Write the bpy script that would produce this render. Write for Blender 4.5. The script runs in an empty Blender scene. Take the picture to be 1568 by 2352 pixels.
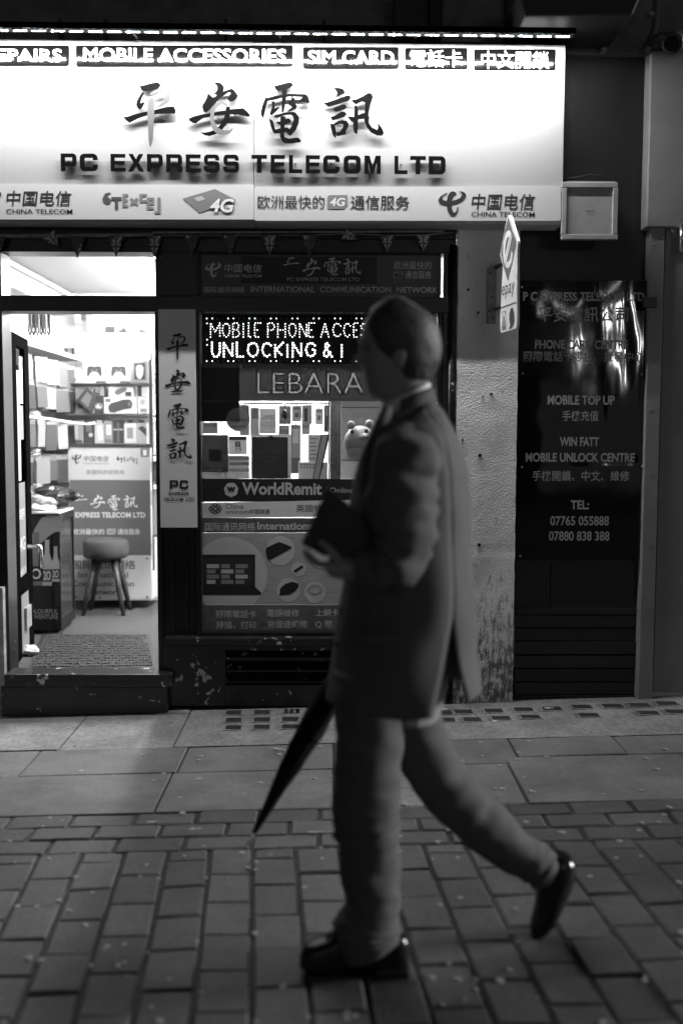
import bpy, bmesh, math, random
from mathutils import Vector, Matrix, noise
random.seed(11)
R = math.radians
S = bpy.context.scene
COL = S.collection

# ---------------------------------------------------------------- camera, sky, sun, exposure
F = 2287.0                                   # focal length in units of a 1568 x 2352 frame
CAM = Vector((0.0, -5.35, 1.45))
ROT = Matrix.Rotation(R(-0.67), 3, 'Z') @ Matrix.Rotation(R(90 - 4.4), 3, 'X') @ Matrix.Rotation(R(0.16), 3, 'Z')
cd = bpy.data.cameras.new('camera'); cam = bpy.data.objects.new('camera', cd); COL.objects.link(cam)
cam.matrix_world = Matrix.Translation(CAM) @ ROT.to_4x4()
cd.sensor_fit = 'VERTICAL'; cd.sensor_height = 36.0; cd.sensor_width = 24.0
cd.lens = 36.0 * F / 2352.0
cd.clip_start = 0.05; cd.clip_end = 200
cd.dof.use_dof = True; cd.dof.focus_distance = 5.2; cd.dof.aperture_fstop = 1.15
S.camera = cam
S.render.resolution_x, S.render.resolution_y = 682, 1024

w = bpy.data.worlds.new('World'); S.world = w; w.use_nodes = True
nt = w.node_tree; bg = nt.nodes['Background']
sky = nt.nodes.new('ShaderNodeTexSky'); sky.sky_type = 'NISHITA'; sky.sun_disc = False
sky.sun_elevation = R(13); sky.sun_rotation = R(82)
bw = nt.nodes.new('ShaderNodeRGBToBW')
nt.links.new(sky.outputs[0], bw.inputs[0]); nt.links.new(bw.outputs[0], bg.inputs[0])
bg.inputs[1].default_value = 0.004

sd = bpy.data.lights.new('sun', 'SUN'); sun = bpy.data.objects.new('sun', sd); COL.objects.link(sun)
sd.energy = 3.5; sd.angle = R(14); sd.color = (1, 1, 1)
SUN_DIR = Vector((math.cos(R(13)) * math.cos(R(8)), math.cos(R(13)) * math.sin(R(8)), math.sin(R(13))))
sun.rotation_euler = SUN_DIR.to_track_quat('Z', 'Y').to_euler()

S.view_settings.view_transform = 'Standard'; S.view_settings.look = 'None'
S.view_settings.exposure = 0.0; S.view_settings.gamma = 1.0; S.view_settings.use_curve_mapping = False
S.render.engine = 'CYCLES'
S.cycles.max_bounces = 8; S.cycles.transparent_max_bounces = 16
S.cycles.sample_clamp_indirect = 4.0

# ---------------------------------------------------------------- placing helpers
def ray(px, py):
    return ROT @ Vector(((px - 784) / F, -(py - 1176) / F, -1.0))
def at(px, py, Y):
    d = ray(px, py); return CAM + d * ((Y - CAM.y) / d.y)
_a, _b = at(0, 1640, 0), at(1475, 1603, 0)
GS = (_b.z - _a.z) / (_b.x - _a.x); G0 = _a.z - GS * _a.x
def gz(x): return G0 + GS * x
def gat(px, py):
    d = ray(px, py); t = (G0 + GS * CAM.x - CAM.z) / (d.z - GS * d.x); return CAM + d * t
def on_plane(px, py, p0, n):
    d = ray(px, py); return CAM + d * ((p0 - CAM).dot(n) / d.dot(n))
def rect(x0, y0, x1, y1, Y):
    ym, xm = (y0 + y1) / 2, (x0 + x1) / 2
    return at(x0, ym, Y).x, at(xm, y1, Y).z, at(x1, ym, Y).x, at(xm, y0, Y).z      # x0, z0, x1, z1

# ---------------------------------------------------------------- mesh builder
WL = {}
class MB:
    def __init__(s): s.v = []; s.f = []; s.m = []
    def add(s, vs, fs, mi=0):
        b = len(s.v); s.v += [Vector(p) for p in vs]
        for f in fs: s.f.append([b + i for i in f]); s.m.append(mi)
        return s
    def box(s, x0, y0, z0, x1, y1, z1, mi=0):
        return s.add([(x0,y0,z0),(x1,y0,z0),(x1,y1,z0),(x0,y1,z0),(x0,y0,z1),(x1,y0,z1),(x1,y1,z1),(x0,y1,z1)],
                     [(0,3,2,1),(4,5,6,7),(0,1,5,4),(1,2,6,5),(2,3,7,6),(3,0,4,7)], mi)
    def pbox(s, px0, py0, px1, py1, Yf, Yb, mi=0):             # a box whose front face fills that part of the view at depth Yf
        x0, z0, x1, z1 = rect(px0, py0, px1, py1, Yf); return s.box(x0, Yf, z0, x1, Yb, z1, mi)
    def pface(s, px0, py0, px1, py1, Y, mi=0):
        x0, z0, x1, z1 = rect(px0, py0, px1, py1, Y); return s.add([(x0,Y,z0),(x1,Y,z0),(x1,Y,z1),(x0,Y,z1)], [(0,1,2,3)], mi)
    def prism(s, pts, Yf, Yb, mi=0):                          # pts in (x, z)
        n = len(pts); a = sum(pts[i][0]*pts[(i+1)%n][1]-pts[(i+1)%n][0]*pts[i][1] for i in range(n))
        if a < 0: pts = pts[::-1]
        vs = [(p[0], Yf, p[1]) for p in pts] + [(p[0], Yb, p[1]) for p in pts]
        fs = [tuple(range(n)), tuple(range(2*n-1, n-1, -1))] + [(i, i+n, (i+1)%n+n, (i+1)%n) for i in range(n)]
        return s.add(vs, fs, mi)
    def pprism(s, pts, Yf, Yb, mi=0):
        return s.prism([(lambda q: (q.x, q.z))(at(p[0], p[1], Yf)) for p in pts], Yf, Yb, mi)
    def disc(s, px, py, rpx, Yf, Yb, mi=0, n=28, ry=None):
        ry = ry or rpx
        return s.pprism([(px+rpx*math.cos(6.28318*i/n), py+ry*math.sin(6.28318*i/n)) for i in range(n)], Yf, Yb, mi)
    def rrect(s, x0, y0, x1, y1, r, Yf, Yb, mi=0):
        pts = []
        for cx, cy, a in ((x1-r,y1-r,0),(x0+r,y1-r,90),(x0+r,y0+r,180),(x1-r,y0+r,270)):
            pts += [(cx+r*math.cos(R(a+k*22.5)), cy+r*math.sin(R(a+k*22.5))) for k in range(5)]
        return s.pprism(pts, Yf, Yb, mi)
    def loft(s, rings, mi=0, cap=True):
        b = len(s.v); n = len(rings[0])
        for r in rings: s.v += [Vector(p) for p in r]
        for i in range(len(rings)-1):
            for j in range(n):
                s.f.append([b+i*n+j, b+i*n+(j+1)%n, b+(i+1)*n+(j+1)%n, b+(i+1)*n+j]); s.m.append(mi)
        if cap:
            s.f.append([b+j for j in range(n)][::-1]); s.m.append(mi)
            s.f.append([b+(len(rings)-1)*n+j for j in range(n)]); s.m.append(mi)
        return s
    def tube(s, path, r, n=8, mi=0, cap=True):
        path = [Vector(p) for p in path]; rs = r if isinstance(r, (list, tuple)) else [r]*len(path); rings = []
        up = None
        for i, p in enumerate(path):
            t = (path[min(i+1, len(path)-1)] - path[max(i-1, 0)]).normalized()
            if up is None: up = Vector((0,0,1)) if abs(t.z) < .9 else Vector((0,1,0))
            u = t.cross(up).normalized(); v = u.cross(t).normalized(); up = v
            rings.append([p + (u*math.cos(6.28318*k/n) + v*math.sin(6.28318*k/n))*rs[i] for k in range(n)])
        return s.loft(rings, mi, cap)
    def ball(s, c, rx, ry=None, rz=None, n=10, mi=0):
        ry = ry or rx; rz = rz or rx; c = Vector(c); m = max(4, n//2+1)
        return s.loft([[c + Vector((rx*math.sin(t)*math.cos(6.28318*k/n), ry*math.sin(t)*math.sin(6.28318*k/n), -rz*math.cos(t))) for k in range(n)]
                       for t in [0.02+(math.pi-.04)*i/m for i in range(m+1)]], mi)
    def limb(s, pts, n=16, mi=0, cap=True, wr=0.0, seed=0):     # pts: (centre, in-plane radius, depth radius)
        rings = []; Yx = Vector((0,1,0))
        for i, (c, a, b) in enumerate(pts):
            t = (pts[min(i+1,len(pts)-1)][0] - pts[max(i-1,0)][0]).normalized(); u = t.cross(Yx).normalized(); rg = []
            for k in range(n):
                g = 6.28318*k/n; q = c + u*(a*math.cos(g)) + Yx*(b*math.sin(g))
                if wr: q += (u*math.cos(g)+Yx*math.sin(g))*wr*(noise.noise(Vector((q.x*9+seed, q.y*9, q.z*22)))+.6*noise.noise(Vector((q.x*25+seed,q.y*20,q.z*40))))
                rg.append(q)
            rings.append(rg)
        return s.loft(rings, mi, cap)
    def build(s, name, mats, parent=None, smooth=False, bevel=0, mods=None, origin=None):
        if not isinstance(mats, (list, tuple)): mats = [mats]
        me = bpy.data.meshes.new(name)
        if parent is not None: off = WL[parent]
        elif origin is not None: off = Vector(origin)
        else:
            xs = [p.x for p in s.v]; ys = [p.y for p in s.v]; zs = [p.z for p in s.v]
            off = Vector(((min(xs)+max(xs))/2, (min(ys)+max(ys))/2, min(zs)))
        me.from_pydata([p - off for p in s.v], [], s.f)
        for m in mats: me.materials.append(m)
        me.polygons.foreach_set('material_index', s.m)
        if smooth: me.polygons.foreach_set('use_smooth', [True]*len(me.polygons))
        bm = bmesh.new(); bm.from_mesh(me); bmesh.ops.recalc_face_normals(bm, faces=bm.faces); bm.to_mesh(me); bm.free()
        o = bpy.data.objects.new(name, me); COL.objects.link(o)
        if parent is not None: o.parent = parent
        else: o.location = off
        WL[o] = off
        if bevel:
            b = o.modifiers.new('bevel', 'BEVEL'); b.width = bevel; b.segments = 2; b.limit_method = 'ANGLE'; b.angle_limit = R(40)
        return o

def tag(o, label=None, cat=None, group=None, kind=None):
    if label: o['label'] = label
    if cat: o['category'] = cat
    if group: o['group'] = group
    if kind: o['kind'] = kind
    return o
def thing(name, label, cat, loc=(0,0,0), group=None, kind=None):
    o = bpy.data.objects.new(name, None); o.empty_display_size = .1; COL.objects.link(o); o.location = loc; WL[o] = Vector(loc)
    return tag(o, label, cat, group, kind)
def ploc(px, py, Y): return at(px, py, Y)

# ---------------------------------------------------------------- materials (a black and white place: greys only)
def mat(name, v, rough=.6, spec=.5, metal=0.0, nz=None, bump=None, vary=0.0, coat=0.0, stain=None):
    m = bpy.data.materials.new(name); m.use_nodes = True; t = m.node_tree; b = t.nodes['Principled BSDF']
    b.inputs['Base Color'].default_value = (v, v, v, 1); b.inputs['Roughness'].default_value = rough
    b.inputs['Specular IOR Level'].default_value = spec; b.inputs['Metallic'].default_value = metal
    b.inputs['Coat Weight'].default_value = coat; b.inputs['Coat Roughness'].default_value = .08
    N = t.nodes.new; L = t.links.new
    if nz or bump or vary:
        tc = N('ShaderNodeTexCoord'); val = None
        if nz:
            n = N('ShaderNodeTexNoise'); n.inputs['Scale'].default_value = nz[0]; n.inputs['Detail'].default_value = 8
            n.inputs['Roughness'].default_value = .65; L(tc.outputs['Object'], n.inputs['Vector'])
            mr = N('ShaderNodeMapRange'); mr.inputs['From Min'].default_value = .3; mr.inputs['From Max'].default_value = .7
            mr.inputs['To Min'].default_value = v*(1-nz[1]); mr.inputs['To Max'].default_value = v*(1+nz[1])
            L(n.outputs['Fac'], mr.inputs['Value']); val = mr.outputs[0]
            r2 = N('ShaderNodeMapRange'); r2.inputs['To Min'].default_value = max(.05, rough-.15); r2.inputs['To Max'].default_value = min(1, rough+.15)
            L(n.outputs['Fac'], r2.inputs['Value']); L(r2.outputs[0], b.inputs['Roughness'])
        if stain:
            n3 = N('ShaderNodeTexNoise'); n3.inputs['Scale'].default_value = stain[0]; n3.inputs['Detail'].default_value = 5; n3.inputs['Roughness'].default_value = .7; L(tc.outputs['Object'], n3.inputs['Vector'])
            m3 = N('ShaderNodeMapRange'); m3.inputs['From Min'].default_value = .35; m3.inputs['From Max'].default_value = .65; m3.inputs['To Min'].default_value = 1-stain[1]; m3.inputs['To Max'].default_value = 1+stain[1]; L(n3.outputs['Fac'], m3.inputs['Value'])
            mu = N('ShaderNodeMath'); mu.operation = 'MULTIPLY'; L(m3.outputs[0], mu.inputs[0]); L(val, mu.inputs[1]); val = mu.outputs[0]
        if vary:
            oi = N('ShaderNodeObjectInfo'); mr = N('ShaderNodeMapRange'); mr.inputs['To Min'].default_value = 1-vary; mr.inputs['To Max'].default_value = 1+vary
            L(oi.outputs['Random'], mr.inputs['Value']); mu = N('ShaderNodeMath'); mu.operation = 'MULTIPLY'
            L(mr.outputs[0], mu.inputs[0])
            if val is None: mu.inputs[1].default_value = v
            else: L(val, mu.inputs[1])
            val = mu.outputs[0]
        if val is not None:
            cc = N('ShaderNodeCombineColor')
            for i in range(3): L(val, cc.inputs[i])
            L(cc.outputs[0], b.inputs['Base Color'])
        if bump:
            n = N('ShaderNodeTexNoise'); n.inputs['Scale'].default_value = bump[0]; n.inputs['Detail'].default_value = 6; L(tc.outputs['Object'], n.inputs['Vector'])
            bp = N('ShaderNodeBump'); bp.inputs['Strength'].default_value = 1.0; bp.inputs['Distance'].default_value = bump[1]
            L(n.outputs['Fac'], bp.inputs['Height']); L(bp.outputs[0], b.inputs['Normal'])
    return m
def emat(name, s):
    m = bpy.data.materials.new(name); m.use_nodes = True; t = m.node_tree; t.nodes.remove(t.nodes['Principled BSDF'])
    e = t.nodes.new('ShaderNodeEmission'); e.inputs[1].default_value = s; t.links.new(e.outputs[0], t.nodes['Material Output'].inputs[0]); return m
def glassmat(name, tint=.95, extra=0.0):
    m = bpy.data.materials.new(name); m.use_nodes = True; t = m.node_tree; t.nodes.remove(t.nodes['Principled BSDF'])
    tr = t.nodes.new('ShaderNodeBsdfTransparent'); tr.inputs[0].default_value = (tint, tint, tint, 1)
    gl = t.nodes.new('ShaderNodeBsdfGlossy'); gl.inputs['Roughness'].default_value = .02
    fr = t.nodes.new('ShaderNodeFresnel'); fr.inputs[0].default_value = 1.45; mx = t.nodes.new('ShaderNodeMixShader')
    t.links.new(fr.outputs[0], mx.inputs[0]); t.links.new(tr.outputs[0], mx.inputs[1]); t.links.new(gl.outputs[0], mx.inputs[2])
    t.links.new(mx.outputs[0], t.nodes['Material Output'].inputs[0]); return m
def wornmat(name, v, chip, rough=.3, sc=38.0, th=.70, low=0.0, bumpd=.0012):
    """paint with chips of their own shape: the paler undercoat shows where fine noise peaks inside coarse noise"""
    m = mat(name, v, rough, bump=(14, bumpd)); t = m.node_tree; N = t.nodes.new; L = t.links.new; b = t.nodes['Principled BSDF']
    tc = N('ShaderNodeTexCoord'); n1 = N('ShaderNodeTexNoise'); n1.inputs['Scale'].default_value = sc; n1.inputs['Detail'].default_value = 5
    n2 = N('ShaderNodeTexNoise'); n2.inputs['Scale'].default_value = sc/7; n2.inputs['Detail'].default_value = 3
    L(tc.outputs['Object'], n1.inputs[0]); L(tc.outputs['Object'], n2.inputs[0])
    ad = N('ShaderNodeMath'); ad.operation = 'MULTIPLY_ADD'; L(n2.outputs['Fac'], ad.inputs[0]); ad.inputs[1].default_value = .45; L(n1.outputs['Fac'], ad.inputs[2])
    mr = N('ShaderNodeMapRange'); mr.inputs['From Min'].default_value = th+.225; mr.inputs['From Max'].default_value = th+.245; L(ad.outputs[0], mr.inputs[0])
    n3 = N('ShaderNodeTexNoise'); n3.inputs['Scale'].default_value = 3.0; n3.inputs['Detail'].default_value = 6; L(tc.outputs['Object'], n3.inputs[0])
    m3 = N('ShaderNodeMapRange'); m3.inputs['To Min'].default_value = v*.5; m3.inputs['To Max'].default_value = v*1.6; L(n3.outputs['Fac'], m3.inputs[0])
    mx = N('ShaderNodeMix'); mx.data_type = 'FLOAT'; L(mr.outputs[0], mx.inputs[0]); L(m3.outputs[0], mx.inputs[2]); mx.inputs[3].default_value = chip
    cc = N('ShaderNodeCombineColor')
    for i in range(3): L(mx.outputs[0], cc.inputs[i])
    L(cc.outputs[0], b.inputs['Base Color']); return m

M = {}
M['white'] = mat('white_paint', .8, .4)
M['print_white'] = mat('white_print', .75, .45)
M['print_pale'] = mat('pale_grey_print', .45, .45)
M['print_mid'] = mat('mid_grey_print', .2, .45)
M['print_dark'] = mat('dark_grey_print', .07, .45)
M['print_deep'] = mat('deep_grey_print', .03, .4)
M['strip_white'] = mat('white_logo_strip', .56, .45)
M['print_black'] = mat('black_print', .008, .4)
M['ink'] = mat('black_ink', .012, .45)
M['sign_face'] = mat('brushed_pale_sign_face', .36, .5, nz=(60, .04))
M['gloss_black'] = mat('glossy_black_acrylic', .003, .06, spec=.6)
M['black_letter'] = mat('black_acrylic_letter', .006, .14)
M['grey_letter'] = mat('grey_metal_letter', .11, .3)
M['black_paint'] = wornmat('worn_black_gloss_paint', .006, .35, .28, 30, .76)
M['door_paint'] = mat('dull_black_door_paint', .003, .7, spec=0.0)
M['black_sill'] = wornmat('chipped_black_sill_paint', .014, .5, .3, 26, .66)
M['black_wall'] = wornmat('black_painted_brick', .01, .22, .5, 40, .79, bumpd=.003)
M['upper_wall'] = mat('grimy_grey_render', .16, .8, nz=(5, .45), bump=(60, .003))
M['concrete'] = mat('grimy_concrete', .19, .85, nz=(45, .35), bump=(110, .003), stain=(3, .3))
M['slab'] = mat('paving_slab', .13, .72, nz=(60, .22), bump=(120, .002), vary=.14, stain=(2.6, .3))
M['paver'] = mat('brick_paver', .066, .66, nz=(40, .3), bump=(110, .003), vary=.25, stain=(2.2, .32))
M['joint'] = mat('pale_joint_sand', .05, .95, nz=(40, .6), bump=(80, .004))
M['road'] = mat('asphalt', .05, .9, nz=(30, .3), bump=(90, .006))
M['gum'] = mat('old_chewing_gum', .26, .8, nz=(30, .25))
M['butt'] = mat('cigarette_paper', .75, .8)
M['metal'] = mat('grey_painted_metal', .24, .5, nz=(3, .16), bump=(12, .0015))
M['metal_pale'] = mat('pale_galvanised_metal', .3, .45, nz=(16, .5))
M['steel'] = mat('brushed_steel', .6, .25, metal=1.0)
M['chrome'] = mat('chrome', .8, .08, metal=1.0)
M['soot'] = mat('matt_black_channel', .0015, .9, spec=.05)
M['dark_metal'] = mat('dark_metal', .03, .4)
M['cable'] = mat('black_cable', .02, .5)
M['frame_white'] = mat('white_shop_fitting', .8, .4)
M['room'] = mat('white_interior_wall', .8, .7, nz=(4, .05))
M['ceiling'] = mat('white_interior_ceiling', .82, .8)
M['carpet'] = mat('grey_carpet', .05, .95, nz=(160, .5), bump=(220, .004))
M['mat'] = mat('ribbed_grey_doormat', .03, .9, nz=(90, .5), bump=(70, .006))
M['glass'] = glassmat('window_glass')
M['dull_silver'] = mat('silver_frame', .5, .3, metal=1.0)
M['flag_dark'] = mat('dark_flag_cloth', .10, .9)
M['flag_red'] = mat('mid_flag_cloth', .16, .9)
M['flag_pale'] = mat('pale_flag_cloth', .75, .9)
M['board_grey'] = mat('grey_name_board', .75, .42, metal=.15, nz=(90, .05))
M['pig'] = mat('pig_plush', .35, .6)
M['film'] = glassmat('clear_plastic_film', .9)
M['bag'] = mat('clear_plastic_bag', .6, .15, coat=.6)
M['stool'] = mat('stool_fabric', .042, .95, nz=(200, .3), bump=(150, .002))
M['wood_dark'] = mat('dark_wood', .035, .5, nz=(20, .3))
M['brushed'] = mat('brushed_grey_poster', .2, .5)
M['led'] = emat('white_led', 1900.0)
M['led_sign_on'] = emat('sign_led_lit', 7.0)
M['led_sign_hot'] = emat('sign_led_bright', 12.0)
M['led_off'] = mat('sign_led_unlit', .06, .3)
M['tube'] = emat('ceiling_tube', 430.0)
M['lit_window'] = emat('lit_window_glow', 0.14)
M['lit_sign'] = emat('lit_shop_sign_glow', 16.0)
M['lantern'] = emat('reflection_lantern_glow', 70.0)
def thin(m, frac):
    # vinyl and paper on the glass: part of the light from behind comes through
    t = m.node_tree; b = t.nodes['Principled BSDF']; tl = t.nodes.new('ShaderNodeBsdfTranslucent'); mx = t.nodes.new('ShaderNodeMixShader'); mx.inputs[0].default_value = frac
    tl.inputs[0].default_value = b.inputs['Base Color'].default_value
    t.links.new(b.outputs[0], mx.inputs[1]); t.links.new(tl.outputs[0], mx.inputs[2]); t.links.new(mx.outputs[0], t.nodes['Material Output'].inputs[0]); return m
M['film_pale'] = thin(mat('pale_window_vinyl', .78, .45), .45)
M['film_mid'] = thin(mat('mid_window_vinyl', .42, .45), .45)
M['film_dark'] = thin(mat('dark_window_vinyl', .09, .45), .2)
M['film_deep'] = thin(mat('deep_window_vinyl', .05, .45), .35)
M['film_black'] = mat('black_window_vinyl', .014, .4)
M['film_white'] = thin(mat('white_window_vinyl', .78, .45), .3)
# rough stucco with damp staining towards its foot
def stucco():
    m = mat('rough_pale_stucco', .42, .85); t = m.node_tree; N = t.nodes.new; L = t.links.new; b = t.nodes['Principled BSDF']
    tc = N('ShaderNodeTexCoord'); n = N('ShaderNodeTexNoise'); n.inputs['Scale'].default_value = 16; n.inputs['Detail'].default_value = 9; n.inputs['Roughness'].default_value = .7
    mp = N('ShaderNodeMapping'); mp.inputs['Scale'].default_value = (2.2, 1, .8); L(tc.outputs['Object'], mp.inputs[0]); L(mp.outputs[0], n.inputs[0])
    sx = N('ShaderNodeSeparateXYZ'); L(tc.outputs['Object'], sx.inputs[0])
    mz = N('ShaderNodeMapRange'); mz.inputs['From Min'].default_value = .9; mz.inputs['From Max'].default_value = .1
    mz.inputs['To Min'].default_value = -.10; mz.inputs['To Max'].default_value = .13; L(sx.outputs[2], mz.inputs[0])
    ad = N('ShaderNodeMath'); ad.operation = 'ADD'; L(n.outputs['Fac'], ad.inputs[0]); L(mz.outputs[0], ad.inputs[1])
    mr = N('ShaderNodeMapRange'); mr.inputs['From Min'].default_value = .5; mr.inputs['From Max'].default_value = .66
    mr.inputs['To Min'].default_value = .82; mr.inputs['To Max'].default_value = .12; L(ad.outputs[0], mr.inputs[0])
    cc = N('ShaderNodeCombineColor')
    for i in range(3): L(mr.outputs[0], cc.inputs[i])
    L(cc.outputs[0], b.inputs['Base Color'])
    v = N('ShaderNodeTexVoronoi'); v.feature = 'SMOOTH_F1'; v.inputs['Scale'].default_value = 130; v.inputs['Smoothness'].default_value = .7
    n2 = N('ShaderNodeTexNoise'); n2.inputs['Scale'].default_value = 120; n2.inputs['Detail'].default_value = 6; L(tc.outputs['Object'], n2.inputs[0])
    L(tc.outputs['Object'], v.inputs[0]); a2 = N('ShaderNodeMath'); a2.operation = 'MULTIPLY_ADD'; L(v.outputs[0], a2.inputs[0]); a2.inputs[1].default_value = -.5; L(n2.outputs['Fac'], a2.inputs[2])
    bp = N('ShaderNodeBump'); bp.inputs['Distance'].default_value = .0042; L(a2.outputs[0], bp.inputs['Height']); L(bp.outputs[0], b.inputs['Normal']); return m
M['stucco'] = stucco()
def brushed(name, v):
    m = mat(name, v, .5); t = m.node_tree; N = t.nodes.new; L = t.links.new; tc = N('ShaderNodeTexCoord'); mp = N('ShaderNodeMapping'); mp.inputs['Scale'].default_value = (6, 1, 220)
    n = N('ShaderNodeTexNoise'); n.inputs['Scale'].default_value = 1.5; n.inputs['Detail'].default_value = 6; L(tc.outputs['Object'], mp.inputs[0]); L(mp.outputs[0], n.inputs[0])
    mr = N('ShaderNodeMapRange'); mr.inputs['From Min'].default_value = .3; mr.inputs['From Max'].default_value = .7; mr.inputs['To Min'].default_value = v*.7; mr.inputs['To Max'].default_value = v*1.35; L(n.outputs['Fac'], mr.inputs[0])
    cc = N('ShaderNodeCombineColor')
    for i in range(3): L(mr.outputs[0], cc.inputs[i])
    L(cc.outputs[0], t.nodes['Principled BSDF'].inputs['Base Color']); return m
M['brushed'] = brushed('brushed_grey_print', .34)
M['cloth'] = mat('grey_suit_cloth', .082, .9, nz=(180, .12), bump=(240, .0012))
M['trouser'] = mat('grey_trouser_cloth', .075, .9, nz=(180, .12), bump=(240, .0012))
M['skin'] = mat('skin', .24, .5)
M['hair'] = mat('grey_hair', .04, .5, nz=(90, .6), bump=(120, .004))
M['shirt'] = mat('white_shirt', .7, .7)
M['leather'] = mat('black_leather', .012, .15, bump=(70, .002))
M['brolly'] = mat('black_umbrella_cloth', .007, .8, spec=.2)
M['folder'] = mat('black_folder', .012, .5)

# ---------------------------------------------------------------- lettering
def text_data(s, weight=0.0, shear=0.0, spacing=1.0, ext=0.0):
    if any(ord(ch) > 0x2e80 for ch in s): weight = min(weight, .008)
    c = bpy.data.curves.new('lettering', 'FONT'); c.body = s; c.size = 1; c.offset = weight; c.shear = shear; c.resolution_u = 3; c.extrude = ext
    c.space_character = spacing; c.align_x = 'LEFT'
    o = bpy.data.objects.new('lettering', c); COL.objects.link(o)
    dg = bpy.context.evaluated_depsgraph_get(); me = bpy.data.meshes.new_from_object(o.evaluated_get(dg))
    vs = [tuple(v.co) for v in me.vertices]; fs = [tuple(p.vertices) for p in me.polygons]
    bpy.data.objects.remove(o); bpy.data.curves.remove(c); bpy.data.meshes.remove(me); return vs, fs
def text(s, x0, y0, x1, y1, Y, m, parent, weight=0.0, shear=0.0, name='lettering', warp=None, tilt=0.0, spacing=1.0):
    vs, fs = text_data(s, weight, shear, spacing)
    ax, bx = min(v[0] for v in vs), max(v[0] for v in vs); ay, by = min(v[1] for v in vs), max(v[1] for v in vs)
    X0, Z0, X1, Z1 = rect(x0, y0, x1, y1, Y); mb = MB(); out = []
    for v in vs:
        u, t = (v[0]-ax)/(bx-ax), (v[1]-ay)/(by-ay); x = X0+u*(X1-X0); z = Z0+t*(Z1-Z0) + tilt*(u-.5)*(X1-X0)
        out.append((x, Y if warp is None else Y+warp(x, z), z))
    order = sorted(range(len(fs)), key=lambda i: min(vs[k][0] for k in fs[i])); groups = []; right = None
    for i in order:
        l_, r_ = min(vs[k][0] for k in fs[i]), max(vs[k][0] for k in fs[i])
        if right is None or l_-right > .36: groups.append([]); right = r_
        groups[-1].append(i); right = max(right, r_)
    o = None
    for g in groups:
        used = sorted({k for i in g for k in fs[i]}); ix = {k: n for n, k in enumerate(used)}; mb = MB()
        mb.add([out[k] for k in used], [[ix[k] for k in fs[i]] for i in g]); o = mb.build(name, m, parent)
    return o
def text_plane(s, p00, p10, p01, m, parent, weight=0.0, name='lettering'):      # lower left, lower right, upper left corner in space
    vs, fs = text_data(s, weight); ax, bx = min(v[0] for v in vs), max(v[0] for v in vs); ay, by = min(v[1] for v in vs), max(v[1] for v in vs)
    mb = MB(); mb.add([p00 + (p10-p00)*((v[0]-ax)/(bx-ax)) + (p01-p00)*((v[1]-ay)/(by-ay)) for v in vs], fs); return mb.build(name, m, parent)

def cut_film(s, rc, tx, Y, m, parent, weight, name='film'):
    # one sheet of vinyl with the lettering cut out of it
    c = bpy.data.curves.new('film', 'FONT'); c.body = s; c.size = 1; c.offset = weight; c.resolution_u = 4
    o = bpy.data.objects.new('film', c); COL.objects.link(o)
    vs, _ = text_data(s, weight); ax, bx = min(v[0] for v in vs), max(v[0] for v in vs); ay, by = min(v[1] for v in vs), max(v[1] for v in vs)
    bpy.context.view_layer.objects.active = o; o.select_set(True); bpy.ops.object.convert(target='CURVE')
    o = bpy.context.view_layer.objects.active; c = o.data; c.dimensions = '2D'; c.fill_mode = 'BOTH'
    T = rect(*tx, Y); Rr = rect(*rc, Y); U = lambda x: ax+(x-T[0])/(T[2]-T[0])*(bx-ax); V = lambda z: ay+(z-T[1])/(T[3]-T[1])*(by-ay)
    sp = c.splines.new('POLY'); sp.points.add(3); sp.use_cyclic_u = True
    for i, (x, z) in enumerate(((Rr[0],Rr[1]),(Rr[2],Rr[1]),(Rr[2],Rr[3]),(Rr[0],Rr[3]))): sp.points[i].co = (U(x), V(z), 0, 1)
    dg = bpy.context.evaluated_depsgraph_get(); me = bpy.data.meshes.new_from_object(o.evaluated_get(dg)); mb = MB()
    mb.add([(T[0]+(v.co.x-ax)/(bx-ax)*(T[2]-T[0]), Y, T[1]+(v.co.y-ay)/(by-ay)*(T[3]-T[1])) for v in me.vertices], [tuple(p.vertices) for p in me.polygons])
    bpy.data.objects.remove(o); bpy.data.meshes.remove(me); return mb.build(name, m, parent)
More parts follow.
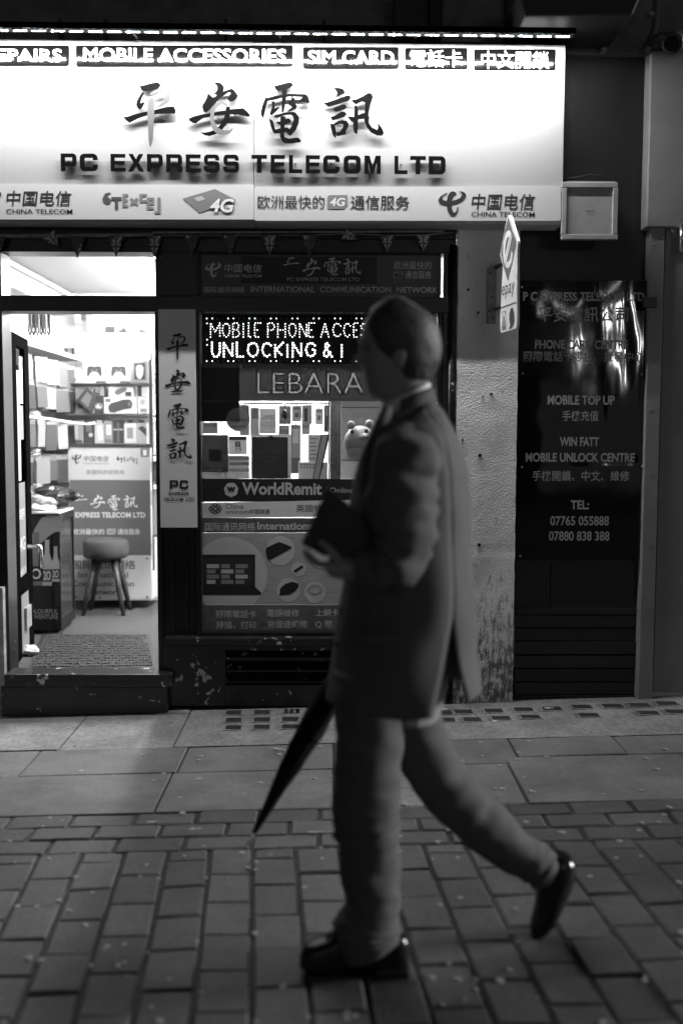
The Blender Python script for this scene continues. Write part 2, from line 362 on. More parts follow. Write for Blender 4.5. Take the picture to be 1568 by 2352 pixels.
# brush-written characters: outlines, (points, True where the stroke is the grey metal one)
PING = [([(252,108),(275,110),(450,65),(475,75),(495,95),(490,115),(460,140),(400,158),(320,168),(280,162),(268,140)],0),
 ([(300,178),(308,185),(275,260),(264,300),(270,312),(300,295),(310,305),(290,350),(265,380),(235,368),(217,325),(225,285),(260,220),(285,185)],0),
 ([(380,215),(378,195),(420,165),(490,145),(550,145),(590,165),(607,210),(600,260),(570,305),(510,345),(440,365),(440,357),(490,320),(540,270),(556,230),(552,195),(530,178),(490,180),(430,198)],1),
 ([(68,465),(110,465),(200,435),(300,410),(450,380),(560,352),(630,345),(655,355),(668,390),(665,425),(600,425),(480,428),(330,450),(240,480),(140,530),(100,505)],0),
 ([(375,242),(395,243),(415,265),(424,300),(425,400),(408,730),(380,810),(370,800),(360,740),(345,420),(350,300),(358,275)],1)]
AN = [([(1110,70),(1150,65),(1195,78),(1225,120),(1215,175),(1310,138),(1340,155),(1385,218),(1370,250),(1330,280),(1290,285),(1270,270),(1268,250),(1305,190),(1280,178),(1210,225),(1170,255),(1110,315),(1060,375),(1015,415),(990,400),(975,350),(978,325),(1005,290),(1030,235),(1038,188),(1095,240),(1135,225),(1142,205),(1115,205),(1100,195),(1130,180),(1150,150),(1150,120),(1130,95)],0),
 ([(815,487),(860,465),(950,440),(1100,415),(1300,378),(1440,362),(1485,395),(1520,440),(1520,458),(1490,460),(1380,437),(1290,432),(1120,448),(980,478),(900,535),(860,530),(825,505)],0),
 ([(1245,360),(1265,345),(1292,352),(1295,420),(1285,480),(1250,550),(1200,610),(1130,660),(1060,682),(1000,672),(955,642),(1000,645),(1060,635),(1110,615),(1160,580),(1200,530),(1225,480),(1240,420)],0),
 ([(1265,325),(1245,300),(1200,280),(1160,287),(1110,330),(1075,395),(1065,470),(1068,530),(1085,590),(1120,640),(1170,667),(1220,670),(1280,655),(1315,620),(1328,595),(1320,592),(1290,618),(1240,620),(1190,608),(1150,580),(1120,530),(1108,470),(1112,410),(1135,355),(1170,325),(1210,318),(1235,335),(1245,350)],1)]
DIAN = [([(228,105),(245,108),(410,63),(430,70),(448,92),(440,112),(370,148),(270,165),(245,140)],0),
 ([(325,150),(375,140),(380,175),(360,280),(345,380),(332,415),(318,400),(318,300),(322,200)],0),
 ([(118,220),(145,250),(155,280),(130,380),(108,460),(98,467),(82,440),(80,400),(100,320),(125,260)],0),
 ([(140,250),(250,220),(400,198),(560,200),(600,205),(625,235),(640,290),(620,308),(570,290),(510,290),(515,280),(550,245),(548,235),(470,228),(400,228),(320,242),(240,265),(150,282)],0),
 ([(200,280),(235,280),(240,340),(235,365),(290,345),(300,350),(250,400),(205,442),(185,430),(190,395),(210,350)],0),
 ([(430,225),(465,250),(465,270),(430,305),(470,310),(495,340),(480,370),(410,400),(380,400),(440,350),(420,335),(395,320),(390,300),(430,265)],0),
 ([(225,465),(240,445),(350,415),(430,405),(470,410),(520,465),(510,540),(480,610),(420,680),(400,672),(370,640),(420,590),(455,500),(450,455),(420,435),(360,440),(270,470)],0),
 ([(175,480),(220,510),(245,610),(300,590),(300,635),(250,650),(230,655),(205,610),(190,560)],0),
 ([(250,518),(300,515),(350,490),(400,480),(425,510),(400,540),(330,560),(290,555)],0),
 ([(240,625),(300,600),(380,583),(405,600),(390,630),(300,650),(250,650)],0),
 ([(305,460),(350,455),(360,500),(350,600),(345,660),(355,700),(400,715),(470,700),(510,700),(540,735),(530,752),(440,765),(360,765),(320,740),(300,690),(303,600)],0)]
XUN = [([(912,127),(985,130),(1025,145),(1045,190),(985,215),(935,240),(955,205),(955,185)],0),
 ([(795,300),(830,300),(960,258),(1060,220),(1095,215),(1112,245),(1090,275),(970,315),(850,350)],0),
 ([(910,365),(960,345),(1020,320),(1050,325),(1065,350),(1040,375),(950,405),(920,395)],0),
 ([(880,465),(930,450),(1000,405),(1040,405),(1060,430),(1040,460),(950,490),(900,505)],0),
 ([(875,540),(925,555),(945,640),(940,695),(930,705),(905,670),(885,600)],0),
 ([(915,545),(960,515),(1010,500),(1060,510),(1088,545),(1080,580),(1050,635),(1060,655),(1040,668),(945,685),(945,645),(990,632),(1020,580),(1022,545),(980,540),(930,562)],0),
 ([(1155,335),(1180,335),(1195,380),(1192,600),(1185,650),(1170,662),(1145,630),(1135,560),(1150,450)],0),
 ([(1075,460),(1150,465),(1250,420),(1300,420),(1300,480),(1200,490),(1150,530),(1110,510)],0),
 ([(1125,270),(1170,265),(1250,225),(1310,187),(1350,195),(1366,235),(1330,330),(1312,430),(1315,530),(1350,585),(1410,615),(1425,590),(1420,530),(1470,600),(1490,650),(1470,678),(1410,675),(1340,640),(1290,580),(1265,500),(1268,400),(1275,295),(1240,285),(1170,318),(1130,290)],0)]
def brush(ch, x0, y0, x1, y1, Y, mats, parent, th=.0, grey=True, name='character', sub=False):
    allp = [p for s_, g in ch for p in s_]; ax, bx = min(p[0] for p in allp), max(p[0] for p in allp); ay, by = min(p[1] for p in allp), max(p[1] for p in allp)
    mb, mg = MB(), MB(); k = 0
    for pts, g in ch:
        if g and not grey: continue
        q = [(x0+(p[0]-ax)/(bx-ax)*(x1-x0), y0+(p[1]-ay)/(by-ay)*(y1-y0)) for p in pts]; k += 1
        t = mg if (g and sub) else mb; Yk = Y - .0004*k - (.006 if g and sub else 0)
        t.pprism(q, Yk, Yk + max(th, .0003), 1 if (g and not sub) else 0)
    o = mb.build(name, mats, parent)
    if mg.v: mg.build('grey_stroke', mats[1], o)
    return o
# squared extended capitals: outline + holes in a unit box
def _arc(cx, cy, r, a0, a1): return [(cx+r*math.cos(R(a0+(a1-a0)*k/4)), cy+r*math.sin(R(a0+(a1-a0)*k/4))) for k in range(5)]
def _rr(x0, y0, x1, y1, r): return _arc(x1-r,y1-r,r,0,90)+_arc(x0+r,y1-r,r,90,180)+_arc(x0+r,y0+r,r,180,270)+_arc(x1-r,y0+r,r,270,360)
sx_, sy_ = .27, .23
SQ = {
 'O': [_rr(0,0,1,1,.26), _rr(sx_,sy_,1-sx_,1-sy_,.08)],
 'D': [[(0,0)]+_arc(.74,.26,.26,-90,0)+_arc(.74,.74,.26,0,90)+[(0,1)], [(sx_,sy_),(1-sx_,sy_),(1-sx_,1-sy_),(sx_,1-sy_)]],
 'P': [[(0,0),(sx_,0),(sx_,.28)]+_arc(.78,.5,.22,-90,0)+_arc(.78,.78,.22,0,90)+[(0,1)], [(sx_,.5),(1-sx_,.5),(1-sx_,.79),(sx_,.79)]],
 'R': [[(0,0),(sx_,0),(sx_,.3),(.62,.3),(.73,.22),(.73,0),(1,0),(1,.28),(.93,.4),(1,.5)]+_arc(.78,.78,.22,0,90)+[(0,1)], [(sx_,.5),(1-sx_,.5),(1-sx_,.79),(sx_,.79)]],
 'C': [[(1,.38)]+_arc(.74,.26,.26,0,-90)+_arc(.26,.26,.26,270,180)+_arc(.26,.74,.26,180,90)+_arc(.74,.74,.26,90,0)+[(1,.64),(1-sx_,.64),(1-sx_,.77),(sx_,.77),(sx_,.23),(1-sx_,.23),(1-sx_,.38)]],
 'E': [[(0,0),(1,0),(1,.21),(sx_,.21),(sx_,.4),(.93,.4),(.93,.6),(sx_,.6),(sx_,.79),(.98,.79),(.98,1),(0,1)]],
 'L': [[(0,0),(1,0),(1,.21),(.3,.21),(.3,1),(0,1)]],
 'T': [[(.35,0),(.65,0),(.65,.79),(1,.79),(1,1),(0,1),(0,.79),(.35,.79)]],
 'M': [[(0,0),(.24,0),(.24,.62),(.42,0),(.58,0),(.76,.62),(.76,0),(1,0),(1,1),(.68,1),(.5,.36),(.32,1),(0,1)]],
 'X': [[(0,0),(.3,0),(.5,.33),(.7,0),(1,0),(.66,.52),(.96,1),(.68,1),(.5,.7),(.32,1),(.04,1),(.34,.52)]],
 'S': [[(0,.33)]+_arc(.22,.22,.22,180,270)+_arc(.78,.22,.22,-90,0)+_arc(.78,.4,.22,0,90)+[(.27,.62),(.27,.79),(.73,.79),(.73,.68),(.98,.68)]+_arc(.76,.78,.22,0,90)+_arc(.24,.78,.22,90,180)+_arc(.24,.62,.22,180,270)+[(.73,.4),(.73,.21),(.27,.21),(.27,.33)]],
}
def sq_mesh(ch, ext):
    c = bpy.data.curves.new('letter', 'CURVE'); c.dimensions = '2D'; c.fill_mode = 'BOTH'; c.extrude = ext
    for lp in SQ[ch]:
        sp = c.splines.new('POLY'); sp.points.add(len(lp)-1); sp.use_cyclic_u = True
        for i, p in enumerate(lp): sp.points[i].co = (p[0], p[1], 0, 1)
    o = bpy.data.objects.new('letter', c); COL.objects.link(o); dg = bpy.context.evaluated_depsgraph_get(); me = bpy.data.meshes.new_from_object(o.evaluated_get(dg))
    vs = [tuple(v.co) for v in me.vertices]; fs = [tuple(p.vertices) for p in me.polygons]
    bpy.data.objects.remove(o); bpy.data.curves.remove(c); bpy.data.meshes.remove(me); return vs, fs
SQM = {k: sq_mesh(k, .5) for k in SQ}
def sq_letter(mb, ch, x0, y0, x1, y1, Yf, Yb):
    X0, Z0, X1, Z1 = rect(x0, y0, x1, y1, Yf); vs, fs = SQM[ch]
    mb.add([(X0+v[0]*(X1-X0), (Yf+Yb)/2 - v[2]*(Yb-Yf), Z0+v[1]*(Z1-Z0)) for v in vs], fs)
def sq_text(s, x0, y0, x1, y1, Y, m, parent, name='lettering', gap=.16, space=.8):
    wd = [{'L':.85,'M':1.05}.get(c, 1.0) if c != ' ' else space for c in s]; tot = sum(wd)+gap*(len(s)-1); u = (x1-x0)/tot; x = x0; mb = MB()
    for c, k in zip(s, wd):
        if c != ' ': sq_letter(mb, c, x, y0, x+k*u, y1, Y, Y+.0004)
        x += (k+gap)*u
    return mb.build(name, m, parent)
# emblems as flat shapes
TEL1 = [(180,225),(178,180),(190,120),(215,80),(245,65),(275,75),(298,105),(275,105),(255,130),(240,165),(237,225),(237,270),(250,305),(265,318),(285,310),(298,275),(300,255),(316,253),(310,300),(285,345),(250,362),(220,350),(195,310),(182,270)]
TEL2 = [(185,85),(150,95),(100,130),(78,170),(90,200),(120,220),(180,227),(237,222),(310,205),(370,170),(405,125),(400,95),(370,72),(318,65),(350,85),(355,110),(335,145),(290,165),(237,180),(180,182),(135,170),(122,150),(135,120),(187,92)]
def tel_logo(x0, y0, x1, y1, Y, m, parent):
    mb = MB()
    for i, p in enumerate((TEL1, TEL2)): mb.pprism([(x0+(a-78)/328*(x1-x0), y0+(b-65)/297*(y1-y0)) for a, b in p], Y-.0004*i, Y-.0004*i+.0003)
    return mb.build('emblem', m, parent)
def texcel_logo(x0, y0, x1, y1, Y, ma, mbm, parent):
    def q(a, b): return (x0+(a-345)/415*(x1-x0), y0+(b-323)/153*(y1-y0))
    d, g = MB(), MB()
    d.pprism([q(*p) for p in [(400,325),(365,330),(345,365),(350,395),(378,412),(400,400),(406,380),(395,365),(380,358),(385,340),(404,333)]], Y, Y+.0003)
    d.pprism([q(*p) for p in [(407,357),(480,357),(480,380),(456,380),(456,445),(434,445),(434,380),(407,380)]], Y, Y+.0003)
    g.pprism([q(*p) for p in [(488,335),(528,335),(528,353),(508,353),(508,372),(524,372),(524,391),(508,391),(508,411),(528,411),(528,430),(488,430)]], Y, Y+.0003)
    g.pprism([q(*p) for p in [(540,375),(553,360),(571,378),(588,360),(602,375),(585,391),(602,407),(588,422),(571,404),(553,422),(540,407),(557,391)]], Y, Y+.0003)
    g.pprism([q(*p) for p in [(610,335),(662,335),(662,353),(632,353),(632,378),(660,378),(660,396),(610,396)]], Y, Y+.0003)
    g.pprism([q(*p) for p in [(662,360),(714,360),(714,412),(684,412),(684,428),(712,428),(712,446),(662,446),(662,378),(684,378),(684,395),(694,395),(694,378),(662,378)]], Y, Y+.0003)
    g.pprism([q(*p) for p in [(738,360),(760,360),(760,476),(718,476),(718,458),(738,458)]], Y, Y+.0003)
    d.build('emblem', ma, parent); g.build('emblem', mbm, parent)
def badge4g(x0, y0, x1, y1, Y, m, mt, parent):
    b = MB(); w_, h_ = x1-x0, y1-y0
    b.pprism([(x0,y0+.12*h_),(x0+.08*w_,y0),(x1,y0),(x1,y0+.7*h_),(x1-.18*w_,y1),(x0+.06*w_,y1),(x0,y1-.1*h_)], Y, Y+.0003); o = b.build('badge', m, parent)
    text('4G', x0+.12*w_, y0+.2*h_, x1-.12*w_, y1-.2*h_, Y-.0006, mt, o, .02, .15)
# ================================================================ THE GROUND
rd = MB()
for i in range(-10, 10):
    x0, x1 = i*1.2, i*1.2+1.2
    rd.add([(x0,-16,gz(x0)-.13),(x1,-16,gz(x1)-.13),(x1,-6.2,gz(x1)-.13),(x0,-6.2,gz(x0)-.13)], [(0,1,2,3)])
tag(rd.build('road', M['road']), kind='structure')
pave = MB()
pave.add([(-12,-6.2,gz(-12)-.008),(12,-6.2,gz(12)-.008),(12,.3,gz(12)-.008),(-12,.3,gz(-12)-.008),(-12,-6.2,gz(-12)-.14),(12,-6.2,gz(12)-.14)], [(0,1,2,3),(0,4,5,1)])
pavement = tag(pave.build('pavement', M['joint'], origin=(0,0,G0)), kind='structure')
def stone(x0, y0, x1, y1, m, name, dz=0.0, lip=.006, rot=0.0, shear=0.0):
    mb = MB(); cx, cy = (x0+x1)/2, (y0+y1)/2; tx, ty = random.uniform(-.0022,.0022), random.uniform(-.0022,.0022)
    def c(x, y, z, inset):
        inset *= random.uniform(.4,1.5)
        x += inset*(1 if x < cx else -1); y += inset*(1 if y < cy else -1); x -= shear*(y-YC)
        dx, dy = x-cx, y-cy; X, Y = cx+dx*math.cos(rot)-dy*math.sin(rot), cy+dx*math.sin(rot)+dy*math.cos(rot)
        return (X, Y, gz(X)+z+dz+tx*dx/((x1-x0)/2)+ty*dy/((y1-y0)/2))
    P4 = [(x0,y0),(x1,y0),(x1,y1),(x0,y1)]
    mb.add([c(*p,-.05,0) for p in P4]+[c(*p,-lip,0) for p in P4]+[c(*p,0,lip) for p in P4],
           [(0,1,5,4),(1,2,6,5),(2,3,7,6),(3,0,4,7),(4,5,9,8),(5,6,10,9),(6,7,11,10),(7,4,8,11),(8,9,10,11)])
    return mb.build(name, m, pavement)
# concrete strip by the shop front, cellar lights let into it on the right
YA = gat(784, 1706).y; YB = gat(784, 1856).y; YC = gat(784, 1944).y
xs = gat(425, 1660).x
def crk(x0, y0, x1, y1, m, nm='slab', dz=0.0): stone(x0+.002, y0+.002, x1-.002, y1-.002, m, nm, dz, .003)
ymid = gat(200, 1645).y
crk(-4.2, ymid, xs, .02, M['concrete'], dz=.004); crk(-4.2, YA, gat(170,1680).x, ymid, M['concrete']); crk(gat(170,1680).x, YA, xs, ymid, M['concrete'], dz=-.002)
cs = MB(); x0, x1 = xs+.006, 4.2
cs.add([(x0,YA+.002,gz(x0)-.05),(x1,YA+.002,gz(x1)-.05),(x1,.02,gz(x1)-.05),(x0,.02,gz(x0)-.05),(x0,YA+.002,gz(x0)),(x1,YA+.002,gz(x1)),(x1,.02,gz(x1)),(x0,.02,gz(x0))],
       [(4,5,6,7),(0,1,5,4),(3,0,4,7),(1,2,6,5)])
cs.build('cellar_light_slab', M['concrete'], pavement)
def cellar_light(px, py, wpx=48, hpx=16, skew=0):
    a, b = gat(px, py+hpx), gat(px+wpx, py); mb = MB(); z = (gz(a.x)+gz(b.x))/2
    mb.box(a.x-.012, a.y-.012, z-.02, b.x+.012, b.y+.012, z+.003, 1); mb.box(a.x, a.y, z-.02, b.x, b.y, z+.005, 0)
    return mb.build('cellar_light', [M['print_deep'], M['concrete']], pavement)
M['lens'] = mat('dirty_pavement_lens', .03, .35, nz=(60,.5))
for i, x in enumerate((518, 583, 648)):
    for y in (1633, 1650, 1667):
        if not (x == 648 and y == 1633): cellar_light(x+(y-1633)*-.02, y-i, 38, 10)
for x, y in ((1000,1634),(1046,1631),(1115,1629),(1183,1626),(1248,1624),(1318,1620),(1388,1618),(1450,1616),(1512,1612),
             (1006,1650),(1066,1649),(1132,1646),(1200,1643),(1334,1639),(1470,1634),(1534,1631)): cellar_light(x, y, 36, 9)
gr = MB(); a, b = gat(650,1640), gat(690,1629)
gr.box(a.x,a.y,gz(a.x)-.02,b.x,b.y,gz(a.x)+.004,1)
for i in range(3):
    for j in range(2):
        u0, v0 = a.x+(b.x-a.x)*(i+.14)/3, a.y+(b.y-a.y)*(j+.14)/2
        gr.box(u0,v0,gz(u0)-.02,u0+(b.x-a.x)*.24,v0+(b.y-a.y)*.36,gz(u0)+.0055,0)
gr.build('cellar_grating', [M['print_black'], M['concrete']], pavement)
# big slabs
def row(y0, y1, cuts, m, nm='slab'):
    for a, b in zip(cuts[:-1], cuts[1:]): stone(a+.004, y0+.004, b-.004, y1-.004, m, nm, random.uniform(-.002,.002), .004)
ym = gat(784, 1765).y
X = lambda px, py: gat(px, py).x
row(ym, YA, [-4.2, X(80,1740), X(423,1736), X(765,1736)], M['slab']); row(YB, ym, [-4.2, X(-30,1820), X(385,1800), X(765,1800)], M['slab'])
stone(X(767,1760)+.004, gat(800,1762).y+.003, X(1190,1740)-.004, YA-.004, M['slab'], 'slab'); 
stone(X(767,1800)+.004, YB+.004, X(985,1800)-.004, gat(800,1762).y-.003, M['concrete'], 'slab')
stone(X(985,1800)+.004, YB+.004, X(1190,1800)-.004, gat(800,1762).y-.003, M['slab'], 'slab')
row(gat(1300,1735).y, YA, [X(1190,1740), X(1430,1720), 4.2], M['slab']); row(YB, gat(1300,1735).y, [X(1190,1800), X(1660,1800), 4.2], M['slab'])
# three courses of stretchers, then the field of pavers
n = 3; hh = (YB-YC)/n
for k in range(n):
    y1 = YB-k*hh; x = -3.2+(k*.137) % .26
    while x < 3.2:
        w_ = .243+random.uniform(-.006,.006); stone(x+.008, y1-hh+.004, x+w_-.008, y1-.004, M['paver'], 'paver', random.uniform(-.002,.003), .006); x += w_
pw, ph = .152, .205; cols = int(4.2/pw)
for c in range(cols):
    x = -2.1+c*pw; off = (0 if c % 2 else ph*.42)+random.uniform(-.012,.012); y = YC-off
    if off > .03: stone(x+.009, y+.003, x+pw-.009, YC-.004, M['paver'], 'paver', random.uniform(-.002,.003), .006, 0, .075)
    while y > -3.05:
        stone(x+.006, y-ph+.003, x+pw-.006, y-.003, M['paver'], 'paver', random.uniform(-.003,.003), .006, random.uniform(-.012,.012), .075); y -= ph
far = MB()
x = -3.2
for c in range(int(6.4/pw)):
    x = -3.2+c*pw
    for r in range(16):
        y = -3.10-r*ph-(c%2)*ph*.45
        if y-ph > -6.15: far.box(x+.008,y-ph+.004,gz(x)-.05,x+pw-.008,y-.004,gz(x)-.001)
tag(far.build('paver_field', M['paver'], pavement), kind='stuff')
# gum trodden into the pavement
gum = MB()
for i in range(230):
    px, py = random.uniform(-40,1610), 1630+random.random()**1.25*720
    p = gat(px, py); r = random.uniform(.005,.0125)*(1.15 if py < 1950 else .95); z = gz(p.x)+.0045
    n_ = 9; rr = [r*random.uniform(.75,1.2) for _ in range(n_)]
    top = [(p.x+rr[k]*math.cos(6.283*k/n_), p.y+rr[k]*math.sin(6.283*k/n_), gz(p.x+rr[k]*math.cos(6.283*k/n_))+.0025) for k in range(n_)]
    gum.loft([[(q[0],q[1],q[2]-.006) for q in top], top])
tag(gum.build('gum_spots', M['gum']), kind='stuff')
def butt(px, py, ang, ln, label):
    p = gat(px, py); d = Vector((math.cos(ang), math.sin(ang), math.cos(ang)*GS))*ln/2; c = Vector((p.x, p.y, gz(p.x)+.008)); mb = MB()
    mb.tube([c-d, c+d*.35], .004, 8, 0); mb.tube([c+d*.36, c+d], .0041, 8, 1)
    tag(mb.build('cigarette_butt', [M['butt'], M['print_pale']], smooth=False), label, 'cigarette butt', 'cigarette butts on the pavement')
for a in ((642,1725,-.5,.062,'long white cigarette butt lying left of the umbrella on a slab'),(350,1880,.05,.04,'white cigarette butt on the big slab below the doorstep'),
          (797,1873,0,.04,'stubby cigarette butt on a slab left of the trousers'),(725,1917,-.05,.055,'cigarette butt on the pavers between umbrella tip and trousers'),
          (1223,1822,-.9,.03,'white cigarette butt at the slab edge behind the raised leg'),(1535,1858,-.8,.02,'tiny cigarette butt near the right edge of the pavement'),
          (1022,1632,.1,.04,'cigarette butt among the cellar lights by the stucco pier'),(110,1602,.6,.03,'cigarette butt by the foot of the doorstep'),
          (1260,1630,.05,.045,'cigarette butt under the black brick wall'),(705,1609,.1,.05,'cigarette butt against the shop plinth')):
    if a[0] in (350, 797): continue
    butt(*a)
butt(350, 1893, .05, .04, 'white cigarette butt on the slabs below the doorstep'); butt(1135, 1660, .3, .03, 'small cigarette butt on the concrete strip right of the man')

# ================================================================ THE SHOP FRONT
ZF = at(190, 1547, 0).z                          # shop floor
YW = .055                                        # glass line
shop = thing('shopfront', 'black painted shop front with an open door and one wide display window', 'shop front', (0,0,0))
m = MB()
m.pbox(-1200,515,1047,577,-.012,.14); m.pbox(-1200,541,1047,545,-.022,0)                     # head under the fascia
m.pbox(357,577,455,680,-.008,.14); m.pbox(-40,680,1047,716,-.01,.14)
m.pbox(-40,577,-20,680,-.01,.14)
m.pbox(360,716,372,1622,-.004,.14); m.pbox(372,716,448,1622,.022,.14); m.pbox(448,716,461,1622,-.004,.14)  # mullion with a sunk face
m.pbox(392,1215,400,1462,.008,.03); m.pbox(424,1215,432,1462,.008,.03)
m.pbox(-60,577,14,1640,-.012,.14); m.pbox(1013,575,1024,1622,-.006,.14)
m.pbox(453,577,461,680,.012,.10); m.pbox(1003,716,1013,1462,.012,.1)
m.build('wooden_frame', M['black_paint'], shop, bevel=.003)
m = MB(); x0,z0,x1,z1 = rect(1024,560,1045,1612,-.03)
m.loft([[((x0+x1)/2+(x1-x0)/2*math.cos(R(a)), .012-.036*math.sin(R(a)), z) for a in range(0,181,20)]+[(x0,.1,z),(x1,.1,z)] for z in (z0, z1)])
m.build('rounded_post', M['black_paint'], shop, smooth=True)
m = MB(); m.pbox(461,1453,1013,1462,.0,.1); m.build('glazing_bead', M['black_paint'], shop, bevel=.002)
m = MB(); m.pbox(376,1466,1047,1482,-.06,.1); m.build('window_sill', M['black_sill'], shop, bevel=.006)
m = MB()
m.pbox(376,1482,518,1622,-.012,.1); m.pbox(518,1482,1047,1494,-.012,.1); m.pbox(518,1573,1047,1622,-.012,.1); m.pbox(1018,1494,1047,1573,-.012,.1); m.pbox(518,1494,1018,1573,.05,.1)
m.build('stall_riser', M['black_sill'], shop, bevel=.003)
for y in (1497, 1526, 1552):
    m = MB(); x0,z0,x1,z1 = rect(520,y,1016,y+16,-.004)
    m.add([(x0,-.006,z0),(x1,-.006,z0),(x1,.045,z1),(x0,.045,z1),(x0,-.006,z0+.006),(x1,-.006,z0+.006),(x1,.045,z1+.006),(x0,.045,z1+.006)],
          [(0,3,2,1),(4,5,6,7),(0,1,5,4),(1,2,6,5),(2,3,7,6),(3,0,4,7)]); m.build('vent_slat', M['black_sill'], shop)
m = MB(); x0,z0,x1,z1 = rect(10,1549,392,1580,-.10)
m.box(x0,-.10,z0,x1,.06,z1); m.box(x0-.03,-.07,gz(0)-.2,x1-.02,.0,z0); m.build('doorstep', M['black_sill'], shop, bevel=.008)
m = MB(); x0,z0,x1,z1 = rect(14,1540,360,1548,.0); m.box(x0,.061,ZF-.02,x1,.10,ZF+.006); m.build('threshold_strip', M['steel'], shop, bevel=.002)
m = MB(); m.pbox(-2,1350,10,1640,-.06,-.013); m.build('side_post', M['metal_pale'], shop, bevel=.003)
def pane(nm, x0,y0,x1,y1,Y):
    m = MB(); m.pbox(x0,y0,x1,y1,Y,Y+.006); return m.build(nm, M['glass'], shop)
pane('transom_pane', -20,577,357,680, YW+.01); pane('window_pane', 461,716,1003,1453, YW+.01)
m = MB(); m.pbox(-22,573,360,578,.03,.05); m.pbox(1001,716,1004,1453,.035,.052); m.pbox(461,716,463.5,1453,.035,.052); m.pbox(461,716,1003,718,.03,.05); m.pbox(455,578,457.5,678,.03,.05); m.pbox(1010,578,1013,678,.03,.05)
m.build('pane_edge', M['dull_silver'], shop)
# the wall above and right of the shop
wall = thing('upper_wall', 'grimy grey rendered wall above the lit fascia', 'wall')
m = MB(); zt = at(784,118,0).z
m.box(-5,.0,at(784,530,0).z,at(1180,100,0).x,.5,5.2); m.box(at(1180,100,0).x,.004,zt,2.6,.5,5.2); m.box(-5,.14,-.3,at(-60,900,.0).x,.5,2.1)
m.build('render', M['upper_wall'], wall)
m = MB(); m.pbox(905,-20,985,77,-.13,0); m.pbox(985,-20,1018,77,-.16,0,1); m.build('sign_housing', [M['dark_metal'], M['print_black']], wall, bevel=.004)
m = MB(); m.pprism([(1190,-30),(1480,-30),(1452,34),(1205,36)], -.42, -.02); m.build('projecting_ledge', M['dark_metal'], wall, bevel=.01)
m = MB(); m.pbox(1160,-10,1180,96,-.05,0); m.build('downpipe', M['dark_metal'], wall, bevel=.01)
m = MB(); m.tube([at(1508,-10,-.02), at(1507,60,-.02), at(1490,100,-.02), at(1478,118,-.03)], .012, 8); m.build('conduit', M['upper_wall'], wall, smooth=True)
for x, y in ((1497,30),(1490,110),(1172,113),(1387,113)):
    m = MB(); m.pbox(x-6,y-4,x+6,y+4,-.04,.004); m.build('clip', M['metal_pale'], wall)
m = MB(); m.pbox(1000,88,1110,96,-.03,0); m.build('rusty_plate', M['metal'], wall)
for x in (134, 238, 515, 740):
    m = MB(); m.pbox(x,44,x+7,100,-.05,0); m.build('iron_strap', M['dark_metal'], wall)
# ---------------------------------------------------------------- inside the shop
XL, XR, YBK, ZC = -2.14, 1.05, 2.42, 2.53
m = MB(); m.box(XL-.4,.1,ZF-.1,XR,YBK,ZF); m.build('shop_floor', M['carpet'], shop)
m = MB(); m.box(XL-.1,.14,ZC,XR+.1,YBK+.1,ZC+.08); m.build('ceiling', M['ceiling'], shop)
m = MB(); m.box(XL-.5,YBK,ZF-.1,XR+.1,YBK+.08,ZC+.1); m.build('back_wall', M['room'], shop)
m = MB(); m.box(XL-.08,.14,ZF-.1,XL,YBK,ZC); m.build('side_wall', M['room'], shop)
m = MB(); m.box(XR,.14,ZF-.1,XR+.08,YBK,ZC); m.build('side_wall', M['room'], shop)
m = MB(); m.box(XL,.2,ZC-.16,XL+.16,YBK,ZC-.02); m.box(XL+.16,.2,ZC-.05,XL+.2,YBK,ZC-.02); m.build('ceiling_trunking', M['frame_white'], shop, bevel=.01)
m = MB()
for k in range(26): m.box(XL, .16, ZF+.35+k*.075, XL+.012, YBK-.01, ZF+.35+k*.075+.055)
m.build('slatwall_panel', M['frame_white'], shop)
for i, (x, y) in enumerate(((-1.0,.95),(-.15,.95),(.6,.9),(-1.0,1.95),(-.15,1.95))):
    t = thing('ceiling_light', ('ceiling batten over the doorway side of the shop, nearest the street','ceiling batten over the middle of the shop, nearest the street','ceiling batten over the display window','ceiling batten over the counter at the back','ceiling batten over the back right of the shop')[i], 'ceiling light', (x,y,ZC), 'ceiling battens in the shop')
    m = MB(); m.box(x-.05,y-.55,ZC-.03,x+.05,y+.55,ZC-.001); m.build('batten', M['frame_white'], t)
    m = MB(); m.tube([(x,y-.52,ZC-.05),(x,y+.52,ZC-.05)], .016, 10); m.build('tube', M['tube'], t, smooth=True)
# ---------------------------------------------------------------- door, open inwards along the side wall
dA, dB = Vector((at(22,1150,.14).x,.14,0)), Vector((at(64,1150,.70).x,.70,0))
dn = (dB-dA).normalized(); dperp = Vector((dn.y,-dn.x,0))         # towards the room
zb, zt_ = ZF+.012, at(20,757,.14).z
def dbox(mb, u0, u1, z0, z1, t0, t1, mi=0):
    L_ = (dB-dA).length; P = lambda u,t,z: tuple(dA+dn*(u*L_)+dperp*t)[:2]+(z,)
    return mb.add([P(u0,t0,z0),P(u1,t0,z0),P(u1,t1,z0),P(u0,t1,z0),P(u0,t0,z1),P(u1,t0,z1),P(u1,t1,z1),P(u0,t1,z1)],[(0,3,2,1),(4,5,6,7),(0,1,5,4),(1,2,6,5),(2,3,7,6),(3,0,4,7)],mi)
m = MB(); dbox(m,0,.33,zb,zt_,-.02,.02); dbox(m,.80,1.04,zb,zt_,-.02,.02); dbox(m,.33,.80,zt_-.07,zt_,-.02,.02); dbox(m,.33,.80,zb+.36,zb+.46,-.02,.02)
door = m.build('door', M['door_paint'], shop, bevel=.003); 
m = MB(); dbox(m,.33,.80,zb+.02,zb+.36,-.012,.014); m.build('kick_panel', M['metal'], door)
m = MB(); dbox(m,.33,.80,zb+.46,zt_-.07,-.004,.004); m.build('glass', M['glass'], door)
